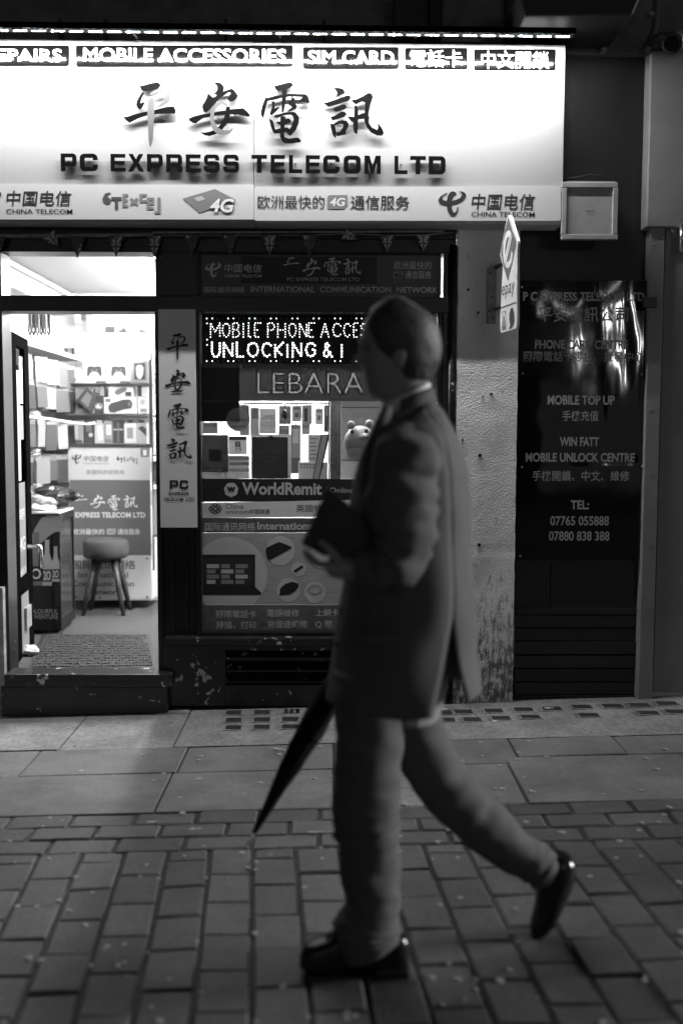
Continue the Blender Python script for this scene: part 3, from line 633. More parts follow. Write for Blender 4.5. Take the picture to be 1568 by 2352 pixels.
m = MB(); dbox(m,.52,.80,zb+.14,zb+.27,.014,.03); m.build('letter_plate', M['metal_pale'], door, bevel=.003)
m = MB(); c = dA+dn*.42+Vector((0,0,zb+.62)); m.tube([c+dperp*.02, c+dperp*.09, c+dperp*.10+Vector((0,0,-.13))], .016, 10); m.build('handle', M['chrome'], door, smooth=True)
def door_sheet(u0,u1,z0,z1,mm,name,label,cat,t=.006):
    m = MB(); dbox(m,u0,u1,z0,z1,t,t+.001); return tag(m.build(name,mm),label,cat)
zz = lambda py: at(45,py,.4).z
door_sheet(.35,.60,zz(1105),zz(850),M['print_pale'],'door_poster','pale poster with a product photo on the upper door glass','poster')
door_sheet(.62,.78,zz(925),zz(815),M['print_white'],'no_smoking_sign','white no smoking sticker on the open door glass','sign')
door_sheet(.62,.78,zz(1010),zz(930),M['print_mid'],'door_notice','grey notice below the no smoking sticker on the door','notice')
dp = door_sheet(.34,.79,zz(1405),zz(1110),M['print_mid'],'door_banner','grey telecom banner covering the lower door glass','poster')
L_ = (dB-dA).length
def dpt(u,z,t=.009): return Vector((*(dA+dn*(u*L_)+dperp*t).xy, z))
for s_,a,b,u0,u1 in (('4G',1268,1235,.42,.72),('通信服务',1330,1305,.38,.76),('中国电信',1365,1340,.38,.76),('英國',1195,1170,.42,.7)):
    text_plane(s_, dpt(u0,zz(a)), dpt(u1,zz(a)), dpt(u0,zz(b)), M['print_white'], dp, .02)
m = MB(); c = at(70,1492,.45); c.z = ZF+.03; m.ball(c,.05,.045,.03,9); 
for i,p in enumerate(m.v): m.v[i] = p+Vector((noise.noise(p*30),noise.noise(p*30+Vector((5,0,0))),noise.noise(p*30+Vector((9,0,0)))))*.018
tag(m.build('door_wedge', M['print_white']), 'crumpled white paper wedging the open door', 'door wedge')
# ================================================================ THE FASCIA
YFA = -.16
fas = thing('fascia_sign', 'lit white shop fascia with black raised brush characters and capitals', 'sign', (0,YFA,at(600,515,YFA).z))
xs_ = 583.5
for a, b in ((-420, xs_-.5), (xs_+.5, 1294)):
    m = MB(); x0,z0,x1,z1 = rect(a,98,b,514,YFA); yy = at(640,95,YFA).z
    z1 = at((a+b)/2 if a > 0 else 280, 92 if a < 0 else 100, YFA).z; z0 = at((a+b)/2 if a > 0 else 280, 510 if a < 0 else 514, YFA).z
    m.box(x0,YFA,z0,x1,-.002,z1); m.build('panel', M['sign_face'], fas, bevel=.003)
for a,b,c_,d,s_,tx in ((-110,104,159,150,'REPAIRS',(-38,112,143,142)),(175,104,672,152,'MOBILE ACCESSORIES',(192,111,657,143)),(696,108,915,157,'SIM CARD',(707,116,905,147)),
                 (930,110,1073,158,'電話卡',(941,114,1061,154)),(1088,113,1275,160,'中文開鎖',(1104,117,1260,158))):
    m = MB(); m.rrect(a,b,c_,d,4,YFA-.006,YFA); lp = m.build('name_plate', M['gloss_black'], fas)
    text(s_, *tx, YFA-.0075, M['white'], lp, .022 if s_[0] < 'z' else .012)
bm_ = [M['black_letter'], M['grey_letter']]
def cz(x, y): return (269.7+.2*x, 175.6+.2*y)
def c2(x, y): return (583.3+.2*x, 175.6+.2*y)
YCH = YFA-.019
for ch, f, bb in ((PING,cz,(68,63,668,810)),(AN,cz,(815,65,1520,682)),(DIAN,c2,(80,63,640,767)),(XUN,c2,(795,127,1490,705))):
    p, q = f(bb[0],bb[1]), f(bb[2],bb[3])
    o = brush(ch, p[0],p[1],q[0],q[1], YCH, bm_, fas, th=.005, name='character', sub=True)
    xm, ymid_ = (p[0]+q[0])/2, (p[1]+q[1])/2
    mb = MB()
    for dx in (-.02,.06): cc = at(xm+8,ymid_+10,YCH); mb.tube([(cc.x+dx,YCH+.004,cc.z),(cc.x+dx,YFA,cc.z)],.004,6)
    mb.build('standoff', M['steel'], o)
LET = [('P',140,176),('C',183.6,224.6),('E',254.4,288.6),('X',294,331),('P',338,374),('R',382,418.5),('E',427,461.5),('S',468,504.5),('S',512.6,549),('T',577.5,613),('E',621.5,655),('L',663.5,694),('E',702,735),('C',742,780),('O',789,828),('M',836.5,874),('L',905.5,935.5),('T',941.5,977.5),('D',984,1022.5)]
for ch, a, b in LET:
    t = (a-140)/850; y0, y1 = 352.5+6.2*t, 392.5+7.8*t
    m = MB(); sq_letter(m, ch, a, y0, b, y1, YFA-.018, YFA-.010); o = m.build('letter', M['black_letter'], fas)
    m = MB(); cc = at((a+b)/2, (y0+y1)/2, YFA); m.box(a and cc.x-.003, YFA-.010, cc.z-.003, cc.x+.003, YFA, cc.z+.003); m.build('standoff', M['steel'], o)
for a,b,ya,yb,r in ((-420,xs_-.5,424,504,1),(xs_+.5,1287,429,507,5)):
    m = MB(); m.rrect(a,ya,b,yb,r,YFA-.008,YFA); st = m.build('logo_strip', M['strip_white'], fas)
    Ys = YFA-.0095
    if a < 0:
        text('中国电信',15,438,165,473,Ys,M['print_deep'],st,.012,.12); text('CHINA TELECOM',15,480,167,491,Ys,M['print_deep'],st,.012)
        tel_logo(-62,436,4,496,Ys,M['print_deep'],st); texcel_logo(236,441.5,369,491,Ys,M['print_dark'],M['print_mid'],st)
        m = MB(); m.pprism([(420,456),(494,434),(540,458),(459,489)],Ys,Ys+.0003); m.build('printed_card',M['print_mid'],st)
        m = MB(); m.pprism([(445,455),(462,450),(472,457),(455,463)],Ys-.0006,Ys-.0004); m.build('printed_chip',M['print_pale'],st)
        text('4G',481,455,540,489,Ys-.001,M['print_dark'],st,.06,.2); text('4G',482,456,538,488,Ys-.002,M['print_white'],st,.03,.2)
    else:
        text('欧洲最快的',592,449,745,480,Ys,M['print_deep'],st,.004); badge4g(752,448,798,480,Ys,M['print_mid'],M['print_white'],st); text('通信服务',805,449,940,482,Ys,M['print_deep'],st,.022)
        tel_logo(1006,439,1070,497,Ys,M['print_deep'],st); text('中国电信',1082,445,1228,482,Ys,M['print_deep'],st,.012,.12); text('CHINA TELECOM',1082,486.5,1227,498,Ys,M['print_deep'],st,.012)
# LED bar in front of the fascia
YLB = -.35
bar = thing('light_bar', 'long black led light bar mounted along the top of the fascia', 'light bar', (0,YLB,at(700,70,YLB).z))
pL, pR = at(-260,60,YLB), at(1320,77,YLB)
m = MB(); d = (pR-pL).normalized()
m.add([tuple(p+Vector((0,y,z))) for p in (pL,pR) for y,z in ((-.02,-.008),(.02,-.008),(.02,.02),(-.02,.02))],[(0,1,2,3),(7,6,5,4),(0,4,5,1),(1,5,6,2),(2,6,7,3),(3,7,4,0)])
m.add([tuple(p+Vector((0,y,z))) for p in (pL,pR) for y,z in ((.0205,-.0115),(.026,-.0115),(.026,.02),(.0205,.02))],[(0,1,2,3),(7,6,5,4),(0,4,5,1),(1,5,6,2),(2,6,7,3),(3,7,4,0)])
m.build('housing', M['soot'], bar)
sp = 41.5/F*5.0; k = 0; L_ = (pR-pL).length; s_ = L_-.035
while s_ > .02:
    m = MB()
    m2 = MB()
    for j in range(4):
        c = pL+d*(s_-j*.0165)+Vector((0,0,-.011)); w_ = Vector((0,.82,.57)); c = c+Vector((0,.004,-.002))
        m.add([c+Vector((1,0,0))*(.0060*math.cos(6.283*i/8))+w_*(.0060*math.sin(6.283*i/8)) for i in range(8)],[tuple(range(8))]); m2.add([c+Vector((1,0,0))*(.0066*math.cos(6.283*i/8))+w_*(.0066*math.sin(6.283*i/8))+Vector((0,-.0012,.0012)) for i in range(8)]+[c+Vector((1,0,0))*(.0066*math.cos(6.283*i/8))+w_*(.0066*math.sin(6.283*i/8))+Vector((0,-.007,.012)) for i in range(8)],[tuple(range(8)),tuple(range(8,16))]+[(i,(i+1)%8,(i+1)%8+8,i+8) for i in range(8)])
    o = m2.build('led_module', M['soot'], bar); m.build('lens', M['led'], o); s_ -= sp
for px in (300, 640, 960, 1180):
    m = MB(); c = at(px,70,YLB); m.tube([c+Vector((0,.02,.012)),(c.x,.0,c.z+.06)],.008,6); m.build('bracket_arm', M['dark_metal'], bar)
# ================================================================ PIER, BRICK WALL, BOARDS ON THE RIGHT
pier = thing('stucco_pier', 'rough pale stucco pier with dark damp stains towards its foot', 'pier', (at(1115,1610,-.02).x,-.02,0))
m = MB(); x0,x1 = at(1046,1100,-.02).x, at(1184,1100,-.02).x
nx, nz_ = 22, 110; zb_, zt2 = -.1, at(784,500,0).z
def pv(i, j):
    x = x0+(x1-x0)*i/nx; z = zb_+(zt2-zb_)*j/nz_; y = -.02
    y += .005*noise.noise(Vector((x*7, 0, z*5))) + .002*noise.noise(Vector((x*30, 3, z*30)))
    if i in (0, nx): x += .006*noise.noise(Vector((i, 1, z*14)))
    if abs(z-.82) < .012 and i < nx: y += .003
    return (x, y, z)
m.add([pv(i,j) for j in range(nz_+1) for i in range(nx+1)], [(j*(nx+1)+i,j*(nx+1)+i+1,(j+1)*(nx+1)+i+1,(j+1)*(nx+1)+i) for j in range(nz_) for i in range(nx)])
m.build('render', M['stucco'], pier, smooth=True)
m = MB(); m.box(x0+.002,.03,-.2,x1-.003,.16,zt2); m.add([(x0,-.02,-.1),(x0,.05,-.1),(x0,.05,zt2),(x0,-.02,zt2),(x1,-.02,-.1),(x1,.05,-.1),(x1,.05,zt2),(x1,-.02,zt2)],[(0,1,2,3),(4,7,6,5)]); m.build('core', M['stucco'], pier)
for px,py,r in ((1102,1046,4),(1100,1252,4),(1062,1010,2.4),(1128,905,3),(1108,912,2),(1075,665,3),(1098,718,3)):
    m = MB(); m.disc(px,py,r,-.034,-.02,0,10); m.build('screw_hole', M['print_black'], pier)
m = MB(); m.pbox(1120,616,1139,742,-.05,-.024); 
for px,py in ((1126,628),(1128,682),(1124,714),(1133,730)): m.disc(px,py,2.5,-.053,-.05,1,8)
tag(m.build('fixing_plate', [M['metal_pale'], M['print_black']], bevel=.002), 'rusty pale metal plate screwed to the pier behind the blade sign', 'bracket')
# black wall and its courses of brick
bwall = thing('black_wall', 'black painted wall with brick courses under the glossy notice board', 'wall', (at(1330,1600,.05).x,.05,0))
m = MB(); m.pbox(1180,108,1492,1292,.055,.3); m.pbox(1180,1290,1262,1412,.058,.3); m.pbox(1264,1292,1492,1412,.052,.3); m.pbox(1180,1410,1492,1640,.075,.3); m.build('wall_face', M['black_wall'], bwall)
m = MB(); m.pbox(1182,1398,1480,1412,.046,.07); m.build('ledge', M['black_wall'], bwall, bevel=.004)
y = 1412; k = 0
while y < 1606:
    yo = random.uniform(-.007,.007); hgt = 31 if k else 30; x = 1181-(k%2)*45; k += 1
    while x < 1484:
        x0_, x1_ = max(x,1181)+.05, min(x+94,1486)-.05
        if x1_-x0_ > 12:
            mb = MB(); mb.pbox(x0_,y+1.6,x1_,y+hgt-1.6,.048+yo+random.uniform(-.0012,.0012),.08); mb.build('brick', M['black_wall'], bwall, bevel=.0015)
        x += 94
    y += hgt
# the metal doorway on the far right
hoard = thing('metal_doorway', 'grey metal clad doorway at the right edge of the view', 'doorway', (at(1500,1600,-.02).x,-.02,0))
m = MB(); m.pbox(1513,525,1700,1590,.02,.06); m.build('door_panel', M['metal'], hoard, bevel=.002)
m = MB(); m.pbox(1479,524,1511,1606,-.02,.06); m.build('jamb', M['metal'], hoard, bevel=.003)
m = MB(); m.pbox(1489,116,1700,522,-.045,.1); m.build('header_panel', M['metal'], hoard, bevel=.006)
for px, py in ((1493,645),(1493,790),(1493,940),(1493,1090),(1493,1250),(1490,1395),(1500,560),(1522,545),(1560,502),(1503,796)):
    m = MB(); m.disc(px,py,2.6,-.0235 if py>523 else -.049,-.015,0,8); m.build('screw', M['metal_pale'], hoard)
m = MB(); m.pbox(1477,682,1507,706,-.05,-.018); m.build('latch', M['print_black'], hoard)
for i,(px,py) in enumerate(((1550,525),)):
    t = thing('wall_bracket', 'polished steel round fitting on the grey metal door at the right edge', 'door fitting', at(px,py,-.02))
    m = MB(); c = at(1556,528,.02); m.tube([c,c+Vector((0,-.014,0))],.042,24); m.build('rose', M['steel'], t, smooth=False, bevel=.002)
    m = MB(); m.tube([c+Vector((.0,-.01,0)),c+Vector((0,-.07,0)),c+Vector((0,-.075,-.01))],.015,12); m.tube([c+Vector((0,-.07,.012)),c+Vector((0,-.07,-.13))],.021,16); m.build('grip', M['steel'], t, smooth=True)
# small camera and its cable at top right
t = thing('security_camera', 'black camera with a looping cable above the metal doorway', 'camera', at(1550,100,-.05))
m = MB(); m.tube([at(1543,100,-.30), at(1545,98,-.14), at(1560,92,-.1)],[.05,.055,.05],18); m.build('housing', M['dark_metal'], t, smooth=True, bevel=.003)
m = MB(); m.tube([at(1541,100,-.31), at(1541,100,-.3)],.036,16); m.build('lens', M['gloss_black'], t)
m = MB(); m.tube([at(1487,106,-.03),at(1492,96,-.06),at(1502,84,-.1),at(1515,77,-.12),at(1530,77,-.12),at(1541,82,-.12)],.006,8); m.build('cable', M['cable'], t, smooth=True)
m = MB(); m.pbox(1500,100,1516,112,-.05,.0); m.build('mount', M['upper_wall'], t)
# the wavy glossy board
YBD = .02
def wave(x, z):
    c = at(1330,900,YBD); u = (x-c.x)/.33; v = (z-c.z)/.7; a = max(.03, .22+.6*u+.12*v)
    s_ = .006*a*math.sin(3.1*u+1.7*v+.6) + .0045*a*math.sin(5.5*v-2.2*u+1) + .003*a*math.sin(9*u+3*v) + .0005*a*math.sin(25*u+5*v) + .00012*a*math.sin(47*u-9*v) + .003*(.15+a)*noise.noise(Vector((x*3.5, 2, z*2.2))) + .0006*noise.noise(Vector((x*11, 4, z*8)))
    e = min(1, max(0, 1.0-abs(u)**6)); return -.004 + s_*e*(1.0 if v > -.55 else .35)
x0,z0,x1,z1 = rect(1183,645,1481,1284,YBD)
board = thing('notice_board', 'glossy warped black board with grey shop lettering and telephone numbers', 'sign', ((x0+x1)/2,YBD,z0))
m = MB(); nx_,nz2 = 60,120
m.add([(x0+(x1-x0)*i/nx_, YBD+wave(x0+(x1-x0)*i/nx_, z0+(z1-z0)*j/nz2), z0+(z1-z0)*j/nz2) for j in range(nz2+1) for i in range(nx_+1)],
      [(j*(nx_+1)+i,j*(nx_+1)+i+1,(j+1)*(nx_+1)+i+1,(j+1)*(nx_+1)+i) for j in range(nz2) for i in range(nx_)])
m.build('board_face', M['gloss_black'], board, smooth=True)
m = MB(); m.box(x0,YBD+.016,z0,x1,YBD+.03,z1); m.build('backing', M['print_black'], board)
M['board_text'] = mat('grey_board_lettering', .34, .5)
wv = lambda x, z: wave(x, z)-.0016
for s_,a,b,c_,d,wt in (('P C EXPRESS TELECOM LTD',1200,671,1478,692,.03),('平安電訊公司',1234,704,1441,740,.02),('PHONE CARD CENTRE',1227,781,1441,802,.03),('國際電話卡零售、批發中心',1201,807,1477,831,.012),
    ('MOBILE TOP UP',1256,908,1410,930,.03),('手機充值',1290,943,1373,967,.015),('WIN FATT',1284,1004,1374,1025,.03),('MOBILE UNLOCK CENTRE',1206,1040,1456,1061,.03),
    ('手機開鎖、中文、維修',1221,1081,1444,1105,.012),('TEL:',1309,1149,1351,1170,.03),('07765 055888',1262,1185,1397,1207,.02),('07880 838 388',1259,1220,1398,1242,.02)):
    text(s_,a,b,c_,d,YBD,M['board_text'],board,wt,warp=wv)
for px,py in ((1197,660),(1199,858),(1470,860),(1197,1073),(1472,1073),(1193,1276),(1473,1275)):
    m = MB(); c = at(px,py,YBD); m.ball((c.x,YBD-.012,c.z),.007,.006,.007,10); m.build('screw', M['steel'], board, smooth=True)
# floodlight at the end of the fascia
M['frost'] = mat('frosted_lamp_glass', .3, .22, nz=(8,.15)); fl = thing('floodlight', 'unlit square floodlight with a glass front at the end of the fascia', 'floodlight', at(1354,550,-.15))
Y1 = -.17
def frustum(mb, a, b, Ya, Yb, mi=0):
    A = rect(*a, Ya); B = rect(*b, Yb)
    mb.add([(A[0],Ya,A[1]),(A[2],Ya,A[1]),(A[2],Ya,A[3]),(A[0],Ya,A[3]),(B[0],Yb,B[1]),(B[2],Yb,B[1]),(B[2],Yb,B[3]),(B[0],Yb,B[3])],[(0,1,5,4),(1,2,6,5),(2,3,7,6),(3,0,4,7),(4,5,6,7)],mi)
m = MB()
for q in ((1289,418,1418,431),(1289,538,1418,550),(1289,431,1301,538),(1406,431,1418,538)): m.pbox(*q,Y1,Y1+.03)
m.build('rim', M['frost'], fl, bevel=.004)
m = MB(); frustum(m,(1300,430,1407,539),(1318,455,1390,520),Y1+.02,Y1+.12); m.build('reflector', M['metal_pale'], fl)
m = MB(); m.pbox(1301,431,1406,538,Y1+.012,Y1+.018); m.build('glass', M['frost'], fl)
m = MB(); m.pbox(1298,440,1410,540,Y1+.12,.05); m.pbox(1300,416,1412,425,Y1+.03,.05); m.build('body', M['metal'], fl)
text('HOT',1345,482,1363,488,Y1+.0085,M['print_deep'],fl,.01)
m = MB(); m.tube([at(1290,414,-.05),at(1320,408,-.06),at(1355,402,-.06),at(1385,405,-.06),at(1410,420,-.06)],.005,8); m.build('cable', M['cable'], fl, smooth=True)
# the blade sign
pA, pB = Vector((.853,-.03,0)), Vector((.888,-.38,0)); bn = Vector(((pB-pA).y, -(pB-pA).x, 0)).normalized()
if bn.x > 0: bn = -bn                           # faces the street on the left
blade = thing('blade_sign', 'white projecting sign with a grey diamond on the pier edge', 'sign', (.87,-.2,on_plane(1165,760,pA,bn).z))
def bp(cx, cy, t=0.0): return on_plane(1116.4+.1226*cx, 489.2+.1226*cy, pA, bn) + bn*t
def bpoly(mb, pts, t0, t1, mi=0):
    n_ = len(pts); a = [bp(*p, t1) for p in pts]; b = [bp(*p, t0) for p in pts]
    mb.add(a+b, [tuple(range(n_)), tuple(range(2*n_-1,n_-1,-1))]+[(i,(i+1)%n_,(i+1)%n_+n_,i+n_) for i in range(n_)], mi); return mb
OUT = [(420,38),(395,60),(345,290),(262,740),(262,800),(305,990),(255,2020),(262,2215),(290,2245),(540,2165),(560,2145),(575,2080),(575,700),(588,560),(585,520),(445,60)]
m = MB(); bpoly(m, OUT, -.012, 0); m.build('panel', M['white'], blade)
M['blade_grey'] = mat('grey_blade_print', .16, .45)
m = MB(); bpoly(m, [(412,85),(350,300),(272,740),(320,1000),(395,1250),(407,1270),(415,1250),(500,870),(560,610),(555,520),(490,330)], .0008, .0012); m.build('diamond', M['blade_grey'], blade)
m = MB(); bpoly(m, [(420,320),(450,340),(470,385),(345,955),(325,850),(318,740),(325,560),(345,450),(380,360)], .0018, .0022); bpoly(m, [(478,400),(488,430),(362,1000),(348,960)], .0018, .0022)
bpoly(m, [(475,700),(500,775),(482,900),(445,1000),(405,1038),(365,1005),(392,915),(410,915),(440,880),(460,800)], .0018, .0022); m.build('emblem', M['white'], blade)
m = MB(); bpoly(m, [(422,440),(435,455),(358,790),(355,690),(370,560),(395,470)], .0028, .0030); m.build('emblem_counter', M['blade_grey'], blade)
text_plane('epay', bp(292,1640,.001), bp(528,1560,.001), bp(292,1380,.001), M['print_dark'], blade, .0)
m = MB(); bpoly(m, [(265,1770),(558,1662),(558,1690),(265,1795)], .0008, .0012); m.build('rule', M['print_dark'], blade)
m = MB(); bpoly(m, [(295,1850),(368,1825),(368,2180),(295,2205)], .0008, .0012); m.build('printed_badge', M['print_mid'], blade)
m = MB(); bpoly(m, [(332+32*math.cos(6.283*k/16),1975+130*math.sin(6.283*k/16)) for k in range(16)], .0016, .0020); m.build('printed_ring', M['white'], blade)
m = MB(); bpoly(m, [(322,1960),(332,1905),(345,1960),(345,2080),(322,2085)], .0024, .0027); m.build('printed_mark', M['print_dark'], blade)
m = MB(); bpoly(m, [(480,1765),(505,1800),(525,1900),(525,2050),(500,2110),(480,2150),(440,2175),(425,2170),(450,2100),(430,2000),(435,1870),(455,1800)], .0008, .0012); m.build('printed_picture', M['print_dark'], blade)
for v_ in (900,1700):
    m = MB(); m.tube([Vector((.87,.0,bp(300,v_).z)), bp(300,v_,-.014)],.012,8); m.build('bracket', M['dark_metal'], blade)

# ================================================================ NAME BOARD ON THE MULLION
nb = thing('name_board', 'tall narrow grey board with four brush characters between door and window', 'sign', at(408,1212,-.02))
m = MB(); x0,z0,x1,z1 = rect(366,710,450.5,1212,-.03); m.box(x0,-.03,z0,x1,-.006,z1); m.build('board', M['board_grey'], nb, bevel=.002)
for ch,q in ((PING,(380.6,765,432,829)),(AN,(378,848.6,438.6,902)),(DIAN,(385.5,926,433.8,985.4)),(XUN,(381.5,1007,441.5,1056))):
    brush(ch,*q,-.0315,[M['ink'],M['print_deep']],nb,th=.0004)
sq_text('PC',390,1103,432.5,1123,-.0315,M['ink'],nb); text('EXPRESS',388,1130,434,1137.5,-.0315,M['ink'],nb,.03); text('TELECOM  LTD',375.5,1143,446.5,1150.5,-.0315,M['ink'],nb,.025)
# ================================================================ WINDOW GRAPHICS
YG = YW+.006
def sheet(name,label,cat,q,m_,Y=YG,th=.0008,group=None):
    mb = MB(); mb.pface(*q,Y); return tag(mb.build(name,m_),label,cat,group)
YT = .034; M['banner'] = mat('dark_banner', .11, .5); M['banner_d'] = mat('deep_banner', .03, .5)
tb = thing('transom_banner','dark telecom banner filling the transom above the display window','banner',at(734,678,YT))
m = MB(); m.pface(456.5,574,1010.5,692,YT); m.build('sheet',M['banner'],tb)
m = MB(); m.pface(553,590,865,651.5,YT-.0012); m.build('dark_panel',M['banner_d'],tb)
M['dim_text'] = thin(mat('grey_banner_print', .75, .5), .1)
y_ = YT-.002
tel_logo(470.5,603.5,508,637.4,y_,M['dim_text'],tb)
for s_,q,wt,sh in (('中国电信',(515.5,606.5,601.6,626),.012,.1),('CHINA TELECOM',(516,630.5,601.6,637),.012,0),('国际通讯网络',(468.4,658.4,562,672.5),.022,0),('欧洲最快的',(905,600,990,619),.0,0),('通信服务',(930,622,990,640),.018,0)):
    text(s_,*q,y_,M['dim_text'],tb,wt,sh)
text('INTERNATIONAL  COMMUNICATION  NETWORK',576,658.3,1005,672,y_,M['dim_text'],tb,.015)
text('PC EXPRESS TELECOM LTD',658.6,637.4,825.4,646,y_,M['film_pale'],tb,.012); badge4g(902,623,926,640,y_,M['film_mid'],M['film_black'],tb)
for ch,q in ((PING,(649,591,687,622)),(AN,(694,593,736,634)),(DIAN,(743.5,591.5,784,632)),(XUN,(787,594,829,631))): brush(ch,*q,y_,[M['dim_text']]*2,tb,th=.0003,grey=False)
# LED moving sign behind the glass
ls = thing('led_window_sign','black dot sign glowing with two rows of lit letters behind the glass','led sign',at(735,835,.1))
m = MB(); m.pbox(464,721,968,836,.1,.125); m.build('board',M['gloss_black'],ls,bevel=.002)
m = MB(); m.pbox(464,718,968,722,.096,.13); m.pbox(464,835,968,838,.096,.13); m.build('rim',M['dark_metal'],ls)
ST = {'M':[[(0,0),(0,1),(.5,.35),(1,1),(1,0)]],'O':[[(.5,0),(.12,.15),(0,.5),(.12,.85),(.5,1),(.88,.85),(1,.5),(.88,.15),(.5,.02)]],'B':[[(0,0),(0,1),(.6,1),(.9,.78),(.6,.53),(0,.53)],[(.6,.53),(1,.28),(.65,0),(0,0)]],
 'I':[[(.5,0),(.5,1)]],'L':[[(0,1),(0,0),(.9,0)]],'E':[[(.9,1),(0,1),(0,0),(.9,0)],[(0,.5),(.75,.5)]],'P':[[(0,0),(0,1),(.65,1),(.95,.76),(.65,.48),(0,.48)]],'H':[[(0,0),(0,1)],[(1,0),(1,1)],[(0,.5),(1,.5)]],
 'N':[[(0,0),(0,1),(1,0),(1,1)]],'A':[[(0,0),(.5,1),(1,0)],[(.22,.38),(.78,.38)]],'C':[[(.95,.8),(.6,1),(.2,.88),(0,.5),(.2,.12),(.6,0),(.95,.2)]],'S':[[(.92,.82),(.5,1),(.1,.8),(.25,.58),(.75,.44),(.95,.2),(.5,0),(.06,.18)]],
 'U':[[(0,1),(0,.25),(.3,0),(.7,0),(1,.25),(1,1)]],'K':[[(0,0),(0,1)],[(.9,1),(.1,.5),(.95,0)]],'G':[[(.95,.8),(.6,1),(.2,.88),(0,.5),(.2,.12),(.6,0),(.95,.2),(.95,.5),(.55,.5)]],'&':[[(1,0),(.2,.75),(.4,1),(.65,.78),(.1,.35),(.1,.1),(.45,0),(.95,.42)]]}
def dots(mb, s_, cells, y0, y1, r, step):
    for ch, a, b in cells:
        for pl in ST[ch]:
            P_ = [(a+(b-a)*p[0], y1+(y0-y1)*p[1]) for p in pl]; acc = 0.0
            for p, q in zip(P_[:-1], P_[1:]):
                ln = math.dist(p, q)
                while acc <= ln:
                    f_ = acc/ln if ln else 0; c = at(p[0]+(q[0]-p[0])*f_, p[1]+(q[1]-p[1])*f_, .0965)
                    mb.ball((c.x,.097,c.z), r, .004, r, 6); acc += step
                acc -= ln
def cells(word, xs__): return [(c,a,b) for c,(a,b) in zip(word, xs__)]
m = MB()
dots(m,'',cells('MOBILE',[(484,505),(511,528),(535,551),(557,561),(571,581),(585,600)]),742,774,.0026,6.0)
dots(m,'',cells('PHONE',[(615,632),(638,655),(663,680),(688,704),(709,723)]),742,774,.0026,6.0)
dots(m,'',cells('ACCESS',[(737,755),(764,783),(789,805),(812,822),(827,843),(850,866)]),742,774,.0026,6.0)
px = 475
while px < 960:
    for yy in (731.5, 829.5):
        for dx in (0, 12.5):
            c = at(px+dx,yy,.0965); m.ball((c.x,.097,c.z),.0028,.003,.0028,6)
    px += 49
for yy in (743,780,792): c = at(475.5,yy,.0965); m.ball((c.x,.097,c.z),.0028,.003,.0028,6)
tag(m.build('lit_dots',M['led_sign_on'],ls),kind='stuff')
m = MB(); dots(m,'',cells('UNLOCKING&I',[(487,505),(514,534),(544,562),(569,593),(602,623),(632,652),(657,663),(672,692),(702,724),(742,762),(782,787)]),787,819,.0040,6.6)
tag(m.build('bright_dots',M['led_sign_hot'],ls),kind='stuff')
m = MB(); px = 475
while px < 965:
    for yy in (731.5,829.5):
        c = at(px+25,yy,.0965); m.ball((c.x,.098,c.z),.0032,.003,.0032,6); c = at(px+37,yy,.0965); m.ball((c.x,.098,c.z),.0032,.003,.0032,6)
    px += 49
tag(m.build('unlit_dots',M['led_off'],ls),kind='stuff')
# strips and posters stuck on the window
M['lebara'] = thin(mat('pale_strip_lettering', .4, .5), .4); lb = thing('phone_card_strip','dark window strip with big grey capitals below the dot sign','window strip',at(735,920,YG))
cut_film('LEBARA',(461,839,1003,920),(589,854,838,906),YG,M['film_dark'],lb,.02)
m = MB(); m.pface(461,845,550,968,YG-.0012); m.build('dark_patch',M['film_deep'],lb)
text('LEBARA',589,854,838,906,YG,M['lebara'],lb,.02)
wr = thing('money_transfer_strip','black window strip with a heptagon emblem and pale lettering','window strip',at(735,1152,YG))
m = MB(); m.pface(461,1100,1003,1153,YG); m.build('film',M['film_black'],wr)
text('WorldRemit',556,1108,739,1137,YG-.001,M['film_pale'],wr,.03); text('Online',757,1120,812,1132,YG-.001,M['film_pale'],wr,.0)
m = MB(); m.pprism([(531+17*math.sin(6.283*k/7+.45),1125-17.5*math.cos(6.283*k/7+.45)) for k in range(7)],YG-.001,YG-.0005); m.build('emblem',M['film_pale'],wr); text('w',521,1118,541,1131,YG-.002,M['film_black'],wr,.05)
un = thing('network_strip','white window strip with a knot emblem across the middle of the window','window strip',at(735,1190,YG))
m = MB(); m.pprism([(461,1155.5),(1003,1144),(1003,1184),(461,1190)],YG-.0012,YG-.0004); m.build('film',M['film_white'],un)
text('China',518.5,1157.5,559,1168.5,YG-.002,M['film_black'],un,.0); text('unicom',518.5,1171,571.6,1180.5,YG-.002,M['film_black'],un,.0); text('中国联通',573,1169.5,620,1181,YG-.002,M['film_black'],un,.012); text('英國特許經銷商',680,1159,820,1176,YG-.002,M['film_black'],un,.0)
m = MB()
for dx,dy in ((-10,0),(10,0),(0,-9),(0,9),(-6,-6),(6,6),(-6,6),(6,-6)):
    n_=14; o_=[(494.5+dx+5.5*math.cos(6.283*k/n_),1168.5+dy*.85+5*math.sin(6.283*k/n_)) for k in range(n_+1)]; i_=[(494.5+dx+3.2*math.cos(6.283*k/n_),1168.5+dy*.85+2.8*math.sin(6.283*k/n_)) for k in range(n_,-1,-1)]
    Yk=YG-.002-.0003*(dx+12)/10-.0001*(dy+10)/10; m.pprism(o_+i_,Yk,Yk+.00005)
m.build('emblem',M['film_deep'],un)
it = thing('service_strip','dark grey window strip with pale bilingual lettering above the accessories poster','window strip',at(735,1223,YG))
m = MB(); m.pface(461,1190,1003,1223.5,YG); m.build('film',M['film_dark'],it)
